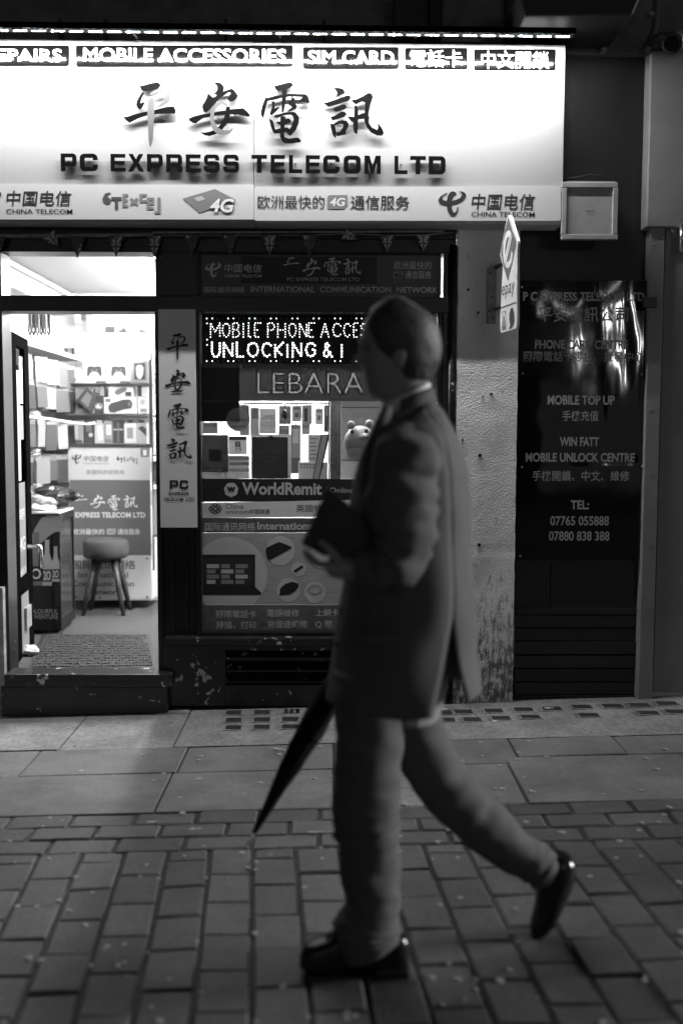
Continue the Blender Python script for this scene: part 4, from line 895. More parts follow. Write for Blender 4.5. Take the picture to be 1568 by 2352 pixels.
text('国际通讯网络',471,1200,586,1219,YG-.001,M['film_pale'],it,.025); text('International',591,1199,724,1217,YG-.001,M['film_pale'],it,.03); text('Communication',732,1199,880,1217,YG-.001,M['film_pale'],it,.03)
ac = thing('accessories_poster','brushed grey poster of computer accessories low in the window','poster',at(735,1453,YG))
m = MB(); m.pface(461,1224,1003,1389,YG); m.build('brushed_ground',M['brushed'],ac)
m = MB(); m.pface(461,1389.5,1003,1453,YG); m.build('text_band',M['film_dark'],ac)
def clipc(cx,cy,r,x0,y1_,n=48):
    o_=[]
    for k in range(n): o_.append((max(x0,cx+r*math.cos(6.283*k/n)),min(y1_,cy+r*math.sin(6.283*k/n))))
    return o_
m = MB(); m.pprism(clipc(527,1321,87,461.5,1388.5),YG-.0008,YG-.0004); m.build('disc',M['film_pale'],ac)
for cx,cy,r in ((644,1265.5,33.5),(686,1307.5,16.5),(662.5,1355.5,27),(723,1361,24.5),(741,1277,30)):
    m = MB(); m.disc(cx,cy,r,YG-.0008,YG-.0004); m.build('disc',M['film_pale'],ac)
def flat(pts,mm,name,t=.0014):
    m = MB(); m.pprism(pts,YG-t,YG-t+.0003); return m.build(name,mm,ac)
flat([(462,1274),(586,1273.5),(586,1348),(600,1361),(599,1367),(462,1367)],M['film_black'],'laptop_picture')
flat([(466,1281),(581,1281),(581,1343),(466,1343)],M['film_deep'],'screen_picture',.0018)
for i in range(3):
    for j in range(4):
        for k,ww in ((0,20),(1,18)):
            xx = 475+i*31+(k*0); 
    for j in range(4): flat([(475+i*33,1296+j*12),(475+i*33+(20 if (i+j)%2 else 28),1296+j*12),(475+i*33+(20 if (i+j)%2 else 28),1305+j*12),(475+i*33,1305+j*12)],M['film_mid'] if (i*2+j)%3 else M['film_pale'],'tile_picture',.0022)
flat([(611,1258),(640,1245),(648,1247),(669,1256),(669,1260),(619,1287),(614,1283),(610,1268)],M['film_black'],'keyboard_picture')
for k in range(4): flat([(616+k*1,1263+k*5),(655-k*2,1250+k*5),(656-k*2,1251.3+k*5),(616+k*1,1264.5+k*5)],M['film_deep'],'key_row_picture',.0018)
flat([(674,1311),(693,1298),(697,1303),(678,1316)],M['film_black'],'stick_picture')
flat([(643,1352),(655,1341),(672,1336),(684,1340),(687,1346),(678,1358),(665,1366),(650,1367),(640,1369),(643,1362)],M['film_black'],'mouse_picture')
for k in range(3):
    n_=24; rx,ry=18-k*2.2,10-k*.8; o_=[(723+rx*math.cos(6.283*i/n_),1353+k*2+ry*math.sin(6.283*i/n_)) for i in range(n_+1)]; i_=[(723+(rx-.9)*math.cos(6.283*i/n_),1353+k*2+(ry-.9)*math.sin(6.283*i/n_)) for i in range(n_,-1,-1)]
    flat(o_+i_,M['film_mid'],'cable_picture',.0014+.0003*k)
for s_,q in (('國際電話卡',(496.6,1401.6,588.4,1419)),('電腦維修',(613.6,1399.5,687.4,1416.6)),('上網卡',(724,1398.6,778,1415.4)),('掃描，打印',(496.6,1427,588.4,1444.5)),('充值遊戲幣',(613.6,1425,706,1442.4)),('Q 幣',(724,1424.4,763,1443.6))):
    text(s_,*q,YG-.001,M['film_pale'],ac,.03)
for x in (487,604,716):
    for y in (1408,1434): m = MB(); m.disc(x,y,4,YG-.001,YG-.0006,0,12); m.build('bullet',M['film_deep'],ac)
n1 = sheet('top_up_notice','small black notice with faint print at top left of the display opening','notice',(464,921,548.5,968.5),M['film_black'],YG+.002)
M['sticker'] = thin(mat('pale_sticker', .5, .5), .4)
st_ = MB(); st_.disc(547,963.5,27,YG-.0025,YG-.0018,0,36); st_ = tag(st_.build('round_sticker',M['sticker']),'round pale telecom sticker overlapping the black notice on the glass','sticker')
text('TravelAnywhere',524,960,571,969,YG-.0032,M['film_dark'],st_,.0); text('特許經銷商',530,977,564,984,YG-.0032,M['film_dark'],st_,0)
ss = sheet('safe_seller_sticker','grey safe seller sticker with pale capitals on the window','sticker',(596,938.6,633.5,995.5),M['film_mid'],YG)
text('SAFE',600.5,953,630.5,964.5,YG-.001,M['film_white'],ss,.03); text('SELLER',600.5,968,630.5,979,YG-.001,M['film_white'],ss,.03)
for k in range(7):
    m = MB(); m.pface(600.5+k*4.3,981,602.6+k*4.3,984,YG-.001); m.build('chequer',M['film_white'],ss)
dk = sheet('dark_poster','black poster with a faint square picture at lower left of the display','poster',(464.5,999,524.5,1084),M['film_deep'],YG)
m = MB(); m.pface(480,1032,507,1058,YG-.001); m.build('picture',M['film_black'],dk)
al = sheet('payment_sticker','grey payment sticker with a dark emblem beside the black poster','sticker',(525,1002.5,566.5,1043),M['sticker'],YG)
m = MB(); m.pface(525.3,1002.8,566.2,1011,YG-.001); m.pface(540,1014.5,552.5,1027,YG-.001); m.build('print',M['film_dark'],al)
text('支',541.5,1015.5,551,1026,YG-.0018,M['sticker'],al,.02); text('支付宝',539,1028,554.5,1035,YG-.001,M['film_dark'],al,.012); text('ALIPAY',540,1037,553,1039.5,YG-.001,M['film_dark'],al,0)
ev = thing('voucher_poster','black voucher poster in a clear sleeve standing in the window','poster',at(622,1099,YG))
m = MB(); m.pface(577,998,668.5,1099.5,YG+.002); m.build('sleeve',M['sticker'],ev)
m = MB(); m.pface(579,1004,661,1099.3,YG); m.build('print',M['film_deep'],ev)
for s_,q in (('E-VOUCHERS',(590,1033,651,1042)),('AVAILABLE',(597,1045,644,1053)),('HERE',(608,1056,632,1064))): text(s_,*q,YG-.001,M['film_dark'],ev,.005)
n_=4; m = MB(); m.pprism([(622,1000),(630,1006),(622,1012),(614,1006)],YG-.001,YG-.0005); m.build('emblem',M['film_black'],ev)
ps = sheet('cash_sticker','grey cash payment sticker low on the window beside the frame','sticker',(463.5,1084.5,544.5,1099.5),M['film_mid'],YG)
text('Pay here!',522,1087,540,1098,YG-.001,M['film_white'],ps,0); m = MB(); m.disc(512,1091,5,YG-.001,YG-.0005,0,16); m.build('print_dot',M['film_white'],ps)
pc = sheet('cash_strip','narrow dark strip lettered in grey across the foot of the black poster','sticker',(463.5,1076,524.5,1084),M['film_deep'],YG-.002)
text('Paysafe:cash',463.8,1076.5,510,1083.5,YG-.003,M['film_mid'],pc,.01)
# ================================================================ GOODS AND FITTINGS INSIDE
def part(parent, name, q, Yf, Yb, m_, bevel=0, pts=None):
    mb = MB(); (mb.pprism(pts, Yf, Yb) if pts else mb.pbox(*q, Yf, Yb)); return mb.build(name, m_, parent, bevel=bevel)
YCF = 2.02                                              # front of the counter
M['poster_white'] = mat('white_counter_poster', .6, .5); M['poster_grey'] = mat('grey_counter_poster', .13, .45)
ct = thing('counter','tall counter at the back with white and grey telecom posters on its front','counter',at(255,1378,YCF))
part(ct,'carcass',(160,1022,347,1379),YCF+.004,YCF+.36,M['frame_white']); part(ct,'top',(158,1019,349,1026),YCF-.01,YCF+.38,M['steel'],.003)
part(ct,'upper_poster',(162,1027,346,1102),YCF,YCF+.003,M['poster_white']); part(ct,'grey_poster',(162,1102.5,346,1275.5),YCF,YCF+.003,M['poster_grey']); part(ct,'lower_poster',(162,1276,346,1377),YCF,YCF+.003,M['poster_white'])
yq = YCF-.0012; W_, D_ = M['white'], M['print_deep']
tel_logo(165,1044,187.5,1066,yq,M['print_dark'],ct); text('中国电信',193,1047,250,1060,yq,M['print_dark'],ct,0,.1); text('CHINA TELECOM',193,1063,250,1066.5,yq,M['print_mid'],ct); texcel_logo(268,1048,316,1066,yq,M['print_dark'],M['print_mid'],ct)
text('英國特許經銷商',198,1079,286,1090,yq,M['print_mid'],ct)
for ch,q in ((PING,(172,1138,201,1159)),(AN,(207,1137,243,1167)),(DIAN,(248,1137,276,1172)),(XUN,(283,1138,317,1167))): brush(ch,*q,yq,[W_,W_],ct,th=.0004,grey=False)
text('PC EXPRESS TELECOM LTD',150,1176.5,334,1189,yq,W_,ct,.03); text('欧洲最快的',168,1214.5,240,1228,yq,W_,ct,.01); badge4g(246,1214.5,266,1228,yq,M['print_pale'],M['print_mid'],ct); text('通信服务',270.5,1214.5,322,1228,yq,W_,ct,.02)
text('国际通讯网络',166,1286.5,311,1307.5,yq,D_,ct,.02)
for s_,q in (('International',(180,1314,295,1327)),('Communication',(166,1334,308,1347)),('Network',(204,1353,278,1366))): text(s_,*q,yq,D_,ct,.01)
for px,py in ((338,1283),(338,1371),(230,1373),(175,1371)):
    mb = MB(); mb.disc(px,py,2.2,YCF-.006,YCF,0,10); mb.build('screw',M['steel'],ct)
for px in (323,):
    mb = MB(); mb.rrect(px,1029,px+20,1050,3,yq-.0005,yq); o = mb.build('app_badge',M['print_mid'],ct); part(o,'print',(329,1033,337,1046),yq-.0012,yq-.0008,W_)
# glazed display case on the counter
YD = 2.08
dc = thing('display_case','glazed display case on the counter holding boxed accessories','display case',at(250,1019,YD))
for y in (880.5,950.5): part(dc,'glass_shelf',(150,y,344,y+3),YD-.03,YD+.30,M['dull_silver'])
for x in (342,): part(dc,'upright',(x,826,x+6,1019),YD-.04,YD-.02,M['dull_silver'])
part(dc,'back_panel',(140,820,350,1020),YD+.31,YD+.318,M['room'])
part(dc,'shelf_light',(255,956,340,960),YD-.02,YD+.0,M['print_dark'])
M['box_w'] = mat('white_carton', .75, .45); M['box_g'] = mat('grey_carton', .3, .45); M['box_d'] = mat('dark_carton', .05, .4); M['box_l'] = mat('pale_grey_carton', .5, .45)
M['pic'] = mat('dark_product_print', .06, .45); M['pic2'] = mat('grey_product_print', .15, .45)
def carton(name,label,q,m_,depth=.09,Y=YD,group='boxed goods in the display case'):
    mb = MB(); mb.pbox(*q,Y,Y+depth); o = mb.build(name,m_,bevel=.002); return tag(o,label,'box',group)
def pp(o,name,pts,m_,t=.001,Y=YD): mb = MB(); mb.pprism(pts,Y-t,Y-t+.0004); return mb.build(name,m_,o)
def pr(o,name,q,m_,t=.001,Y=YD): mb = MB(); mb.pbox(*q,Y-t,Y-t+.0004); return mb.build(name,m_,o)
def pad(o, cx, cy, s_):
    P = [(-26,-14),(-22,-19),(-8,-20),(0,-17),(8,-20),(22,-19),(26,-14),(28,6),(27,18),(22,20),(13,6),(6,2),(-6,2),(-13,6),(-22,20),(-27,18),(-28,6)]
    pp(o,'controller_picture',[(cx+a*s_,cy+b*s_) for a,b in P],M['pic'])
    for dx in (-8,8): mb = MB(); mb.disc(cx+dx*s_,cy-4*s_,4.4*s_,YD-.0016,YD-.0012,0,12); mb.build('stick_picture',M['pic2'],o)
o = carton('picture_box','pale box with a dark wedge picture left of the game controllers',(160,844,189,880),M['box_l']); pp(o,'picture',[(161,862),(177,870),(172,879),(161,876)],M['pic2'])
for i,(a,b) in enumerate(((190.5,244),(245.5,300))):
    o = carton('controller_box',('white box with a game controller picture, left of the pair','white box with a game controller picture, right of the pair')[i],(a,829,b,880),M['box_w']); pad(o,(a+b)/2,853,.62); pr(o,'price_band',(a+30,875,b-1,879.5),M['pic']); text('30',a+2,870,a+9,876,YD-.001,M['pic2'],o)
o = carton('mouse_box','grey framed box with a white mouse picture at the end of the top shelf',(301.5,827,340,880),M['box_g']); pr(o,'window',(308,834,334,872),M['pic']); pp(o,'mouse_picture',[(313,852),(313,843),(319,838),(326,839),(330,845),(329,860),(324,870),(318,870),(314,862)],W_,.0018)
o = carton('dark_pack','dark upright pack at the left end of the middle shelf',(157,902,172,950),M['box_d']); pr(o,'picture',(159,908,168,926),M['pic2'])
o = carton('bracket_box','large grey box with a tilted dark box lying across it',(174,893,216,950),M['box_g']); pr(o,'window',(180,918,190,938),M['pic'])
mb = MB(); mb.pprism([(176,920),(200,889),(222,908),(210,950)],YD-.045,YD-.005); o = tag(mb.build('tilted_box',M['box_d'],bevel=.002),'dark glossy box leaning diagonally over the grey box','box','boxed goods in the display case')
pp(o,'foil_print',[(186,920),(201,900),(212,910),(203,936)],M['pic2'],.046,YD)
o = carton('emblem_box','black box with a pale oval emblem beside the speaker boxes',(217,908,238,950),M['box_d']); mb = MB(); mb.disc(227.5,933,8.5,YD-.001,YD-.0006,0,20,6.5); mb.build('oval_print',M['box_l'],o); mb = MB(); mb.disc(227.5,933,7,YD-.0016,YD-.0012,0,20,5.0); mb.build('oval_print',M['pic'],o); pp(o,'wave_print',[(221,935),(226,929),(231,934),(234,935),(228,937)],W_,.0022)
for i,q in enumerate(((219,888,227,894),(219,895,227,901),(219,902,227,907),(229,886,239,907))): carton('small_pack',('small pale pack topmost above the emblem box','small grey pack second above the emblem box','small dark pack directly on the emblem box','upright grey pack above the emblem box')[i],q,[M['box_l'],M['box_g'],M['box_d'],M['box_g']][i],.05)
o = carton('speaker_box','white speaker box with a small tilted speaker picture, upper of two',(250,886,307,911.5),M['box_w']); pp(o,'speaker_picture',[(264,905),(263,899),(268,895),(284,889),(290,890),(292,894),(289,899),(272,908)],M['pic2']); pr(o,'badge',(288,900,302,910),M['pic'])
o = carton('speaker_box','large white speaker box with a dark tube speaker picture, lower of two',(239.5,912.5,315,950),M['box_w'],.12); pp(o,'speaker_picture',[(249,940),(249,932),(255,926),(282,918),(296,917),(303,921),(305,929),(302,938),(285,941),(262,948),(253,947)],M['pic']); mb = MB(); mb.disc(298,928,4,YD-.0018,YD-.0014,0,14,6); mb.build('speaker_end_picture',M['pic2'],o); pr(o,'badge',(242,915.5,254.5,924),M['pic2'])
for i,q in enumerate(((316.5,886,325,910),(325.5,888,341,912),(316.5,914,341,950))):
    o = carton('charger_box',('narrow dark charger box at the right of the middle shelf','white charger box at the top right of the middle shelf','white plug box at the right end of the middle shelf')[i],q,[M['box_d'],M['box_w'],M['box_w']][i],.07)
    if i == 2: pr(o,'picture',(323,918,333,929),M['box_l']); pr(o,'picture',(323,939,337,946),M['box_g'])
RW = [(150,162,'box_w'),(166,191.5,'box_g'),(193,216.5,'box_d'),(218,239,'box_l'),(240,258.5,'box_g'),(260,284,'box_d'),(285.5,313.5,'box_w'),(314.5,337,'box_l')]
NM = ['narrow white pack at the left of the bottom shelf','grey charger pack in a clear blister on the bottom shelf','dark boxed charger with a round badge on the bottom shelf','pale pack with a tilted white power bank picture','grey power bank pack marked 5000 on the bottom shelf','dark striped pack between the marked power bank and the white card','white card pack with a grey phone picture on the bottom shelf','pale pack with a slanted dark phone picture at the end of the bottom shelf']
for i,((a,b,mm),lab) in enumerate(zip(RW,NM)):
    o = carton('hanging_pack',lab,(a,972 if i in (3,6,7) else 966,b,1018),M[mm],.04,group='packs on the bottom shelf of the case')
    if i == 1: pr(o,'picture',(171,974,180,1008),M['box_l']); pr(o,'picture',(172,1011,189,1017),M['pic'])
    if i == 2: pr(o,'picture',(198,974,211,992),M['pic2']); mb = MB(); mb.disc(209,999,5,YD-.001,YD-.0006,0,16); mb.build('round_badge',M['box_l'],o)
    if i == 3: pp(o,'picture',[(223,978),(234,977),(237,1008),(228,1012)],W_)
    if i == 4: pr(o,'picture',(245,976,255,999),W_); pr(o,'slot_picture',(248.5,978,250,995),M['pic'],.0016); text('5000',241.5,1009,257,1015.5,YD-.001,M['pic'],o,.02)
    if i == 5: pr(o,'stripe_print',(270,968,274,1016),M['pic2']); pr(o,'label_print',(261,985,283,988),M['box_l'])
    if i == 6: pr(o,'picture',(292,982,306,1007),M['box_g'])
    if i == 7: pp(o,'picture',[(317,983),(327,978),(336,985),(336,1002)],M['pic'])
    if i in (3,6,7): pr(o,'hang_tab',((a+b)/2-6,965,(a+b)/2+6,971),M['pic'] if i != 3 else M['box_l'])
# posters above the case
o = thing('unlock_poster','pale grey mobile unlock poster high on the back wall','poster',at(292,764,2.36)); part(o,'sheet',(226,700,352,766),2.36,2.362,M['poster_unl'] if 'poster_unl' in M else M['box_l'])
text('手機解鎖加中文',241,724,325,738,2.358,M['pic2'],o,.0); text('Mobile Unlock',263,743,337,755,2.358,M['pic2'],o,.0)
for pts in ([(242,754),(243,750),(262,750),(264,754),(264,765),(242,765)],[(271,762),(284,753),(289,755),(294,765),(271,765)],[(322,755),(335,760),(340,765),(318,765)]): pp(o,'phone_picture',pts,M['pic'],.003,2.36)
o = thing('phones_poster','big white stolen phones poster above the display case','poster',at(265,825,2.2)); part(o,'board',(184,765,345,826),2.2,2.206,W_)
text('STOLEN',265,770,338,782,2.198,M['frame_white'],o,.03); text('PHONES',265,785,338,796,2.198,M['frame_white'],o,.03); text("DON'T WORK ANYMORE",267,797.5,338,801,2.198,M['pic2'],o)
pr(o,'printed_mark',(333,808,338,816),M['box_g'],.002,2.2)
for i in range(5): pr(o,'printed_line',(189,781+i*4,214-(i%2)*5,782+i*4),M['box_l'],.002,2.2)
# goods hung high on the back wall at left
for i,(q,mm,lab) in enumerate((((172,712,186,742),'box_l','pale card pack hung high on the back wall'),((188,715,196,735),'box_d','dark pack with a round clip beside the pale card'),((199,716,209,760),'box_g','tall grey blister beside the unlock poster'),((211,716,226,764),'box_l','pale pack immediately left of the unlock poster'),
      ((147,799,155,824),'box_d','dark phone case pack under the wire shelf, first of three'),((156,799,164,818),'box_g','grey phone case pack under the wire shelf, second of three'),((165,799,170,822),'box_d','narrow dark phone case pack under the wire shelf, third of three'))):
    o = carton('wall_pack',lab,q,M[mm],.03,2.30,'packs hung on the back wall')
# narrow rack at the right edge of the door opening
o = thing('side_rack','slim white rack of small packs at the right edge of the doorway view','rack',at(357,1300,1.75)); part(o,'upright',(348.5,800,352,1310),1.95,1.97,M['dull_silver'])
for y in (770,858,955,1045,1110,1230): part(o,'rack_shelf',(351,y,372,y+3),1.80,2.1,M['steel'])
for i,(y0,y1,mm) in enumerate(((780,856,'box_w'),(868,905,'box_g'),(908,953,'box_w'),(968,1043,'box_l'),(1060,1108,'box_d'),(1125,1228,'box_g'))):
    carton('rack_pack',('white pack on the top level of the side rack','grey pack on the second level of the side rack','white pack below the grey one in the side rack','pale pack on the middle level of the side rack','dark pack low in the side rack','grey pack on the lowest level of the side rack')[i],(352,y0,371,y1),M[mm],.12,1.84,'packs in the side rack')
# left wall: lit shelf and rows of hanging packs
sh = thing('wall_shelf','white shelf along the left wall under the hanging cables','shelf',(XL+.15,1.4,at(63,777,.8).z))
zsh = at(63,780,.75).z; mb = MB(); mb.box(XL+.013,.5,zsh-.018,XL+.27,2.28,zsh); mb.build('board',M['frame_white'],sh,bevel=.002); mb = MB(); mb.box(XL+.27,.5,zsh-.022,XL+.278,2.28,zsh+.006); mb.build('edge_strip',W_,sh)
sh2 = thing('lit_ledge','lower white ledge with a curling edge strip on the left wall','shelf',(XL+.15,1.3,at(63,955,.8).z))
z2 = at(100,950,1.2).z; mb = MB(); mb.box(XL+.013,.8,z2-.05,XL+.2,2.25,z2-.03); mb.build('board',M['frame_white'],sh2,bevel=.002)
mb = MB(); mb.tube([(XL+.21,.8,z2-.02),(XL+.22,1.5,z2-.03),(XL+.26,1.95,z2-.05),(XL+.36,2.0,z2-.06),(XL+.42,2.0,z2-.05)],.009,8); mb.build('edge_strip',W_,sh2,smooth=True)
M['case_w'] = mat('white_hanging_card', .20, .4, vary=.5); M['case_g'] = mat('grey_hanging_case', .03, .35, vary=.6); M['case_d'] = mat('dark_hanging_case', .007, .3, vary=.6); M['case_p'] = mat('pale_hanging_case', .075, .3, vary=.4)
rows_ = [('second',at(90,850,1.1).z,.175,['case_w','case_w','case_w','case_p','case_g','case_w']),('third',at(95,910,1.1).z,.18,['case_d','case_p','case_w','case_g','case_g','case_p']),('fourth',at(100,1000,1.1).z,.19,['case_p','case_w','case_g','case_w','case_d','case_g']),('lowest',at(105,1085,1.15).z,.18,['case_d','case_w','case_p','case_g','case_d','case_w'])]
ORD = ['first','second','third','fourth','fifth','sixth']; PO = ['innermost','middle','outermost']
WORD = {'case_w':'white','case_g':'grey','case_d':'dark','case_p':'pale'}
for rn,zc,hh_,mats_ in rows_:
    for h_ in range(6):
        y = .78+h_*.255
        mb = MB(); mb.tube([(XL+.012,y,zc+hh_/2+.006),(XL+.27,y,zc+hh_/2+.006),(XL+.275,y,zc+hh_/2+.018)],.0022,6); tag(mb.build('wall_hook',M['chrome']),'thin chrome hook, %s from the door in the %s row of the left wall'%(ORD[h_],rn),'hook','hooks on the left wall')
        for k in range(3):
            mk = mats_[(h_+k*2+(k>1))%6]; x = XL+.06+k*.085+random.uniform(-.012,.012); a = random.uniform(.2,.75); w_ = random.uniform(.075,.115); th_ = random.uniform(.009,.02); h2 = hh_*random.uniform(.86,1.06); mb = MB()
            dx,dy = math.sin(a)*w_/2, math.cos(a)*w_/2; nx_1,ny_1 = math.cos(a)*th_/2, -math.sin(a)*th_/2; zt_1 = zc+hh_/2; lean = random.uniform(-.01,.012)
            def corner(s1,s2,z): return (x+s1*dx+s2*nx_1+(lean if z<zt_1-.05 else 0), y+s1*dy+s2*ny_1, z)
            c8 = [corner(s1,s2,z) for z in (zt_1-h2,zt_1-.022) for s1,s2 in ((-1,-1),(1,-1),(1,1),(-1,1))]
            mb.add(c8,[(0,3,2,1),(4,5,6,7),(0,1,5,4),(1,2,6,5),(2,3,7,6),(3,0,4,7)],0)
            c8 = [corner(s1,s2*.12,z) for z in (zt_1-.022,zt_1+.012) for s1,s2 in ((-1,-1),(1,-1),(1,1),(-1,1))]; mb.add(c8,[(0,3,2,1),(4,5,6,7),(0,1,5,4),(1,2,6,5),(2,3,7,6),(3,0,4,7)],1)
            mb.add([corner(s1*.8,-1.04,z) for z in (zt_1-h2*.92,zt_1-h2*.35) for s1 in (-1,1)],[(0,1,3,2)],2)
            o = mb.build('case_pack',[M[mk],M['case_w'],M['case_g' if mk in ('case_w','case_p') else 'case_p']]); tag(o,'%s case pack, %s on the %s hook from the door, %s left wall row'%(WORD[mk],PO[k],ORD[h_],rn),'phone case','phone case packs on the left wall')
for k in range(6):
    c = at(66+k*8.5,722,.66+.05*(k%2)); mb = MB(); mb.tube([c+Vector((0,0,.03)),c+Vector((.004,0,-.05)),c+Vector((.0,0,-.10)),c+Vector((.008,0,-.125)),c+Vector((.016,0,-.10)),c+Vector((.014,0,.0))],.0065,8)
    tag(mb.build('hung_cable',M['box_d' if k%2 else 'box_g'],smooth=True),'%s looped cable over the wall shelf, %s from the door'%('dark' if k%2 else 'grey',ORD[k]),'cable','looped cables above the wall shelf')
# drinks fridge, bags on it
fx0,fz1 = XL+.02, at(100,1180,1.09).z
fr = thing('drinks_fridge','small black drinks fridge with printed bottles on its side and a glass door','fridge',(-1.93,1.3,ZF))
A0,A1 = Vector((fx0,1.09,0)),Vector((-1.742,1.07,0)); sd_ = Vector((-.015,.42,0))
def fbox(mb,u0,u1,v0,v1,z0,z1,off=0.0,mi=0):
    n_=Vector((sd_.y,-sd_.x,0)).normalized(); P=lambda u,v: A0+(A1-A0)*u+sd_*v+n_*off
    q=[P(u0,v0),P(u1,v0),P(u1,v1),P(u0,v1)]; mb.add([(p.x,p.y,z0) for p in q]+[(p.x,p.y,z1) for p in q],[(0,3,2,1),(4,5,6,7),(0,1,5,4),(1,2,6,5),(2,3,7,6),(3,0,4,7)],mi); return mb
M['fridge_glass'] = mat('dim_fridge_glass', .05, .12); M['fridge'] = mat('black_fridge_side', .005, .5, spec=.3)
mb = MB(); fbox(mb,0,.86,0,1,ZF+.02,fz1); mb.build('cabinet',M['fridge'],fr,bevel=.004)
mb = MB(); fbox(mb,.875,1,0,.06,ZF+.03,fz1); fbox(mb,.875,1,.94,1,ZF+.03,fz1); fbox(mb,.875,1,.06,.94,ZF+.03,ZF+.10); fbox(mb,.875,1,.06,.94,fz1-.05,fz1); o = mb.build('door',M['fridge'],fr,bevel=.003)
mb = MB(); fbox(mb,.93,.97,.06,.94,ZF+.10,fz1-.05); mb.build('door_glass',M['fridge_glass'],o)
mb = MB(); fbox(mb,-.02,1.0,-.02,1.0,fz1+.001,fz1+.012); mb.build('top_board',W_,fr)
fq = lambda px,py,t=.001: (lambda p: p+Vector((0,-t,0)))(on_plane(px,py,A0,Vector((A1-A0).yx.to_3d()) if False else Vector(((A1-A0).y,-(A1-A0).x,0))))
def fpoly(pts,m_,name,t=.001):
    mb = MB(); a=[fq(*p,t+.0003) for p in pts]; b=[fq(*p,t) for p in pts]; n_=len(pts); mb.add(a+b,[tuple(range(n_)),tuple(range(2*n_-1,n_-1,-1))]+[(i,(i+1)%n_,(i+1)%n_+n_,i+n_) for i in range(n_)]); return mb.build(name,m_,fr)
fpoly([(67,1250),(80,1215),(95,1190),(110,1184),(144,1184),(144,1220),(128,1222),(112,1232),(98,1245),(84,1256),(67,1262)],M['box_g'],'swoosh_print')
for cx,y0,y1,w_,s_ in ((84,1222,1345,15,'O'),(109,1240,1345,11,'2O'),(128.5,1255,1336,9,'2O')):
    h_=y1-y0; o = fpoly([(cx-w_*.45,y0),(cx+w_*.45,y0),(cx+w_*.42,y0+.1*h_),(cx+w_*.5,y0+.3*h_),(cx+w_,y0+.45*h_),(cx+w_,y1),(cx-w_,y1),(cx-w_,y0+.45*h_),(cx-w_*.5,y0+.3*h_),(cx-w_*.42,y0+.1*h_)],M['pic2'] if w_==15 else M['box_l'],'bottle_print',.0016)
    fpoly([(cx-w_,y1-.36*h_),(cx+w_,y1-.36*h_),(cx+w_,y1-.08*h_),(cx-w_,y1-.08*h_)],M['pic'] if w_<15 else M['fridge'],'label_print',.0022)
    text_plane(s_,fq(cx-w_*.75,y1-.12*h_,.003),fq(cx+w_*.75,y1-.12*h_,.003),fq(cx-w_*.75,y1-.32*h_,.003),W_,fr,.02)
text_plane('COLOURFUL',fq(62,1409,.0016),fq(133.5,1409,.0016),fq(62,1399,.0016),M['box_l'],fr,-.004); text_plane('ADVENTURE',fq(66,1421.5,.0016),fq(133.5,1421.5,.0016),fq(66,1411,.0016),M['box_l'],fr,-.004)
M['bag_d'] = mat('dark_glossy_bag', .02, .18, coat=.5); M['bag_w'] = mat('white_clear_bag', .55, .2, coat=.5)
def bag(px,py,Y,rx,ry,rz,m_,lab,seed):
    c = at(px,py,Y); mb = MB(); mb.ball(c,rx,ry,rz,22)
    for i,p in enumerate(mb.v):
        q=p*14+Vector((seed,0,0)); d_=noise.noise(q)*.6+noise.noise(q*2.7)*.35; mb.v[i]=p+(p-c).normalized()*d_*.045
    tag(mb.build('packed_bag',m_,smooth=False),lab,'bag','bags piled on the fridge')
bag(140,1138,1.38,.13,.12,.05,M['bag_d'],'crumpled dark glossy bag at the back of the fridge top',1); bag(92,1168,1.22,.09,.10,.035,M['bag_w'],'clear bag of white packets near the front of the fridge',2); bag(100,1150,1.3,.11,.1,.035,M['bag_w'],'clear bag of packets under the dark bag',3); bag(125,1128,1.42,.14,.1,.035,M['bag_d'],'flat dark bag topmost of the pile on the fridge',4)
for i,(px,py) in enumerate(((104,1058),(70,1105))):
    c = at(px,py,1.6); mb = MB(); mb.box(c.x-.05,1.5,c.z,c.x+.05,1.65,c.z+.02)
# stool
c = at(240,1392,1.86); st = thing('stool','round stool with a grey padded seat and splayed dark legs','stool',(c.x,1.86,ZF))
zs0,zs1 = at(240,1283,1.8).z, at(240,1240,1.8).z; rs = (at(292,1260,1.8).x-at(187,1260,1.8).x)/2; cx = (at(292,1260,1.8).x+at(187,1260,1.8).x)/2; cy=1.86
mb = MB(); mb.loft([[(cx+r*math.cos(6.283*k/28),cy+r*math.sin(6.283*k/28),z) for k in range(28)] for r,z in ((rs*.86,zs0),(rs*.97,zs0+.012),(rs,zs0+.05),(rs*.97,zs1-.02),(rs*.85,zs1),(rs*.4,zs1+.006))]); mb.build('seat',M['stool'],st,smooth=True)
mb = MB(); mb.loft([[(cx+r*math.cos(6.283*k/20),cy+r*math.sin(6.283*k/20),z) for k in range(20)] for r,z in ((rs*.5,zs0-.03),(rs*.55,zs0-.001))]); mb.build('seat_plate',M['wood_dark'],st)
for a in (40,140,220,320):
    p0=Vector((cx+.09*math.cos(R(a)),cy+.09*math.sin(R(a)),zs0-.01)); p1=Vector((cx+.19*math.cos(R(a)),cy+.19*math.sin(R(a)),ZF)); mb=MB(); mb.tube([p0,p0.lerp(p1,.5),p1],[.028,.022,.014],8); mb.build('leg',M['wood_dark'],st,smooth=True)
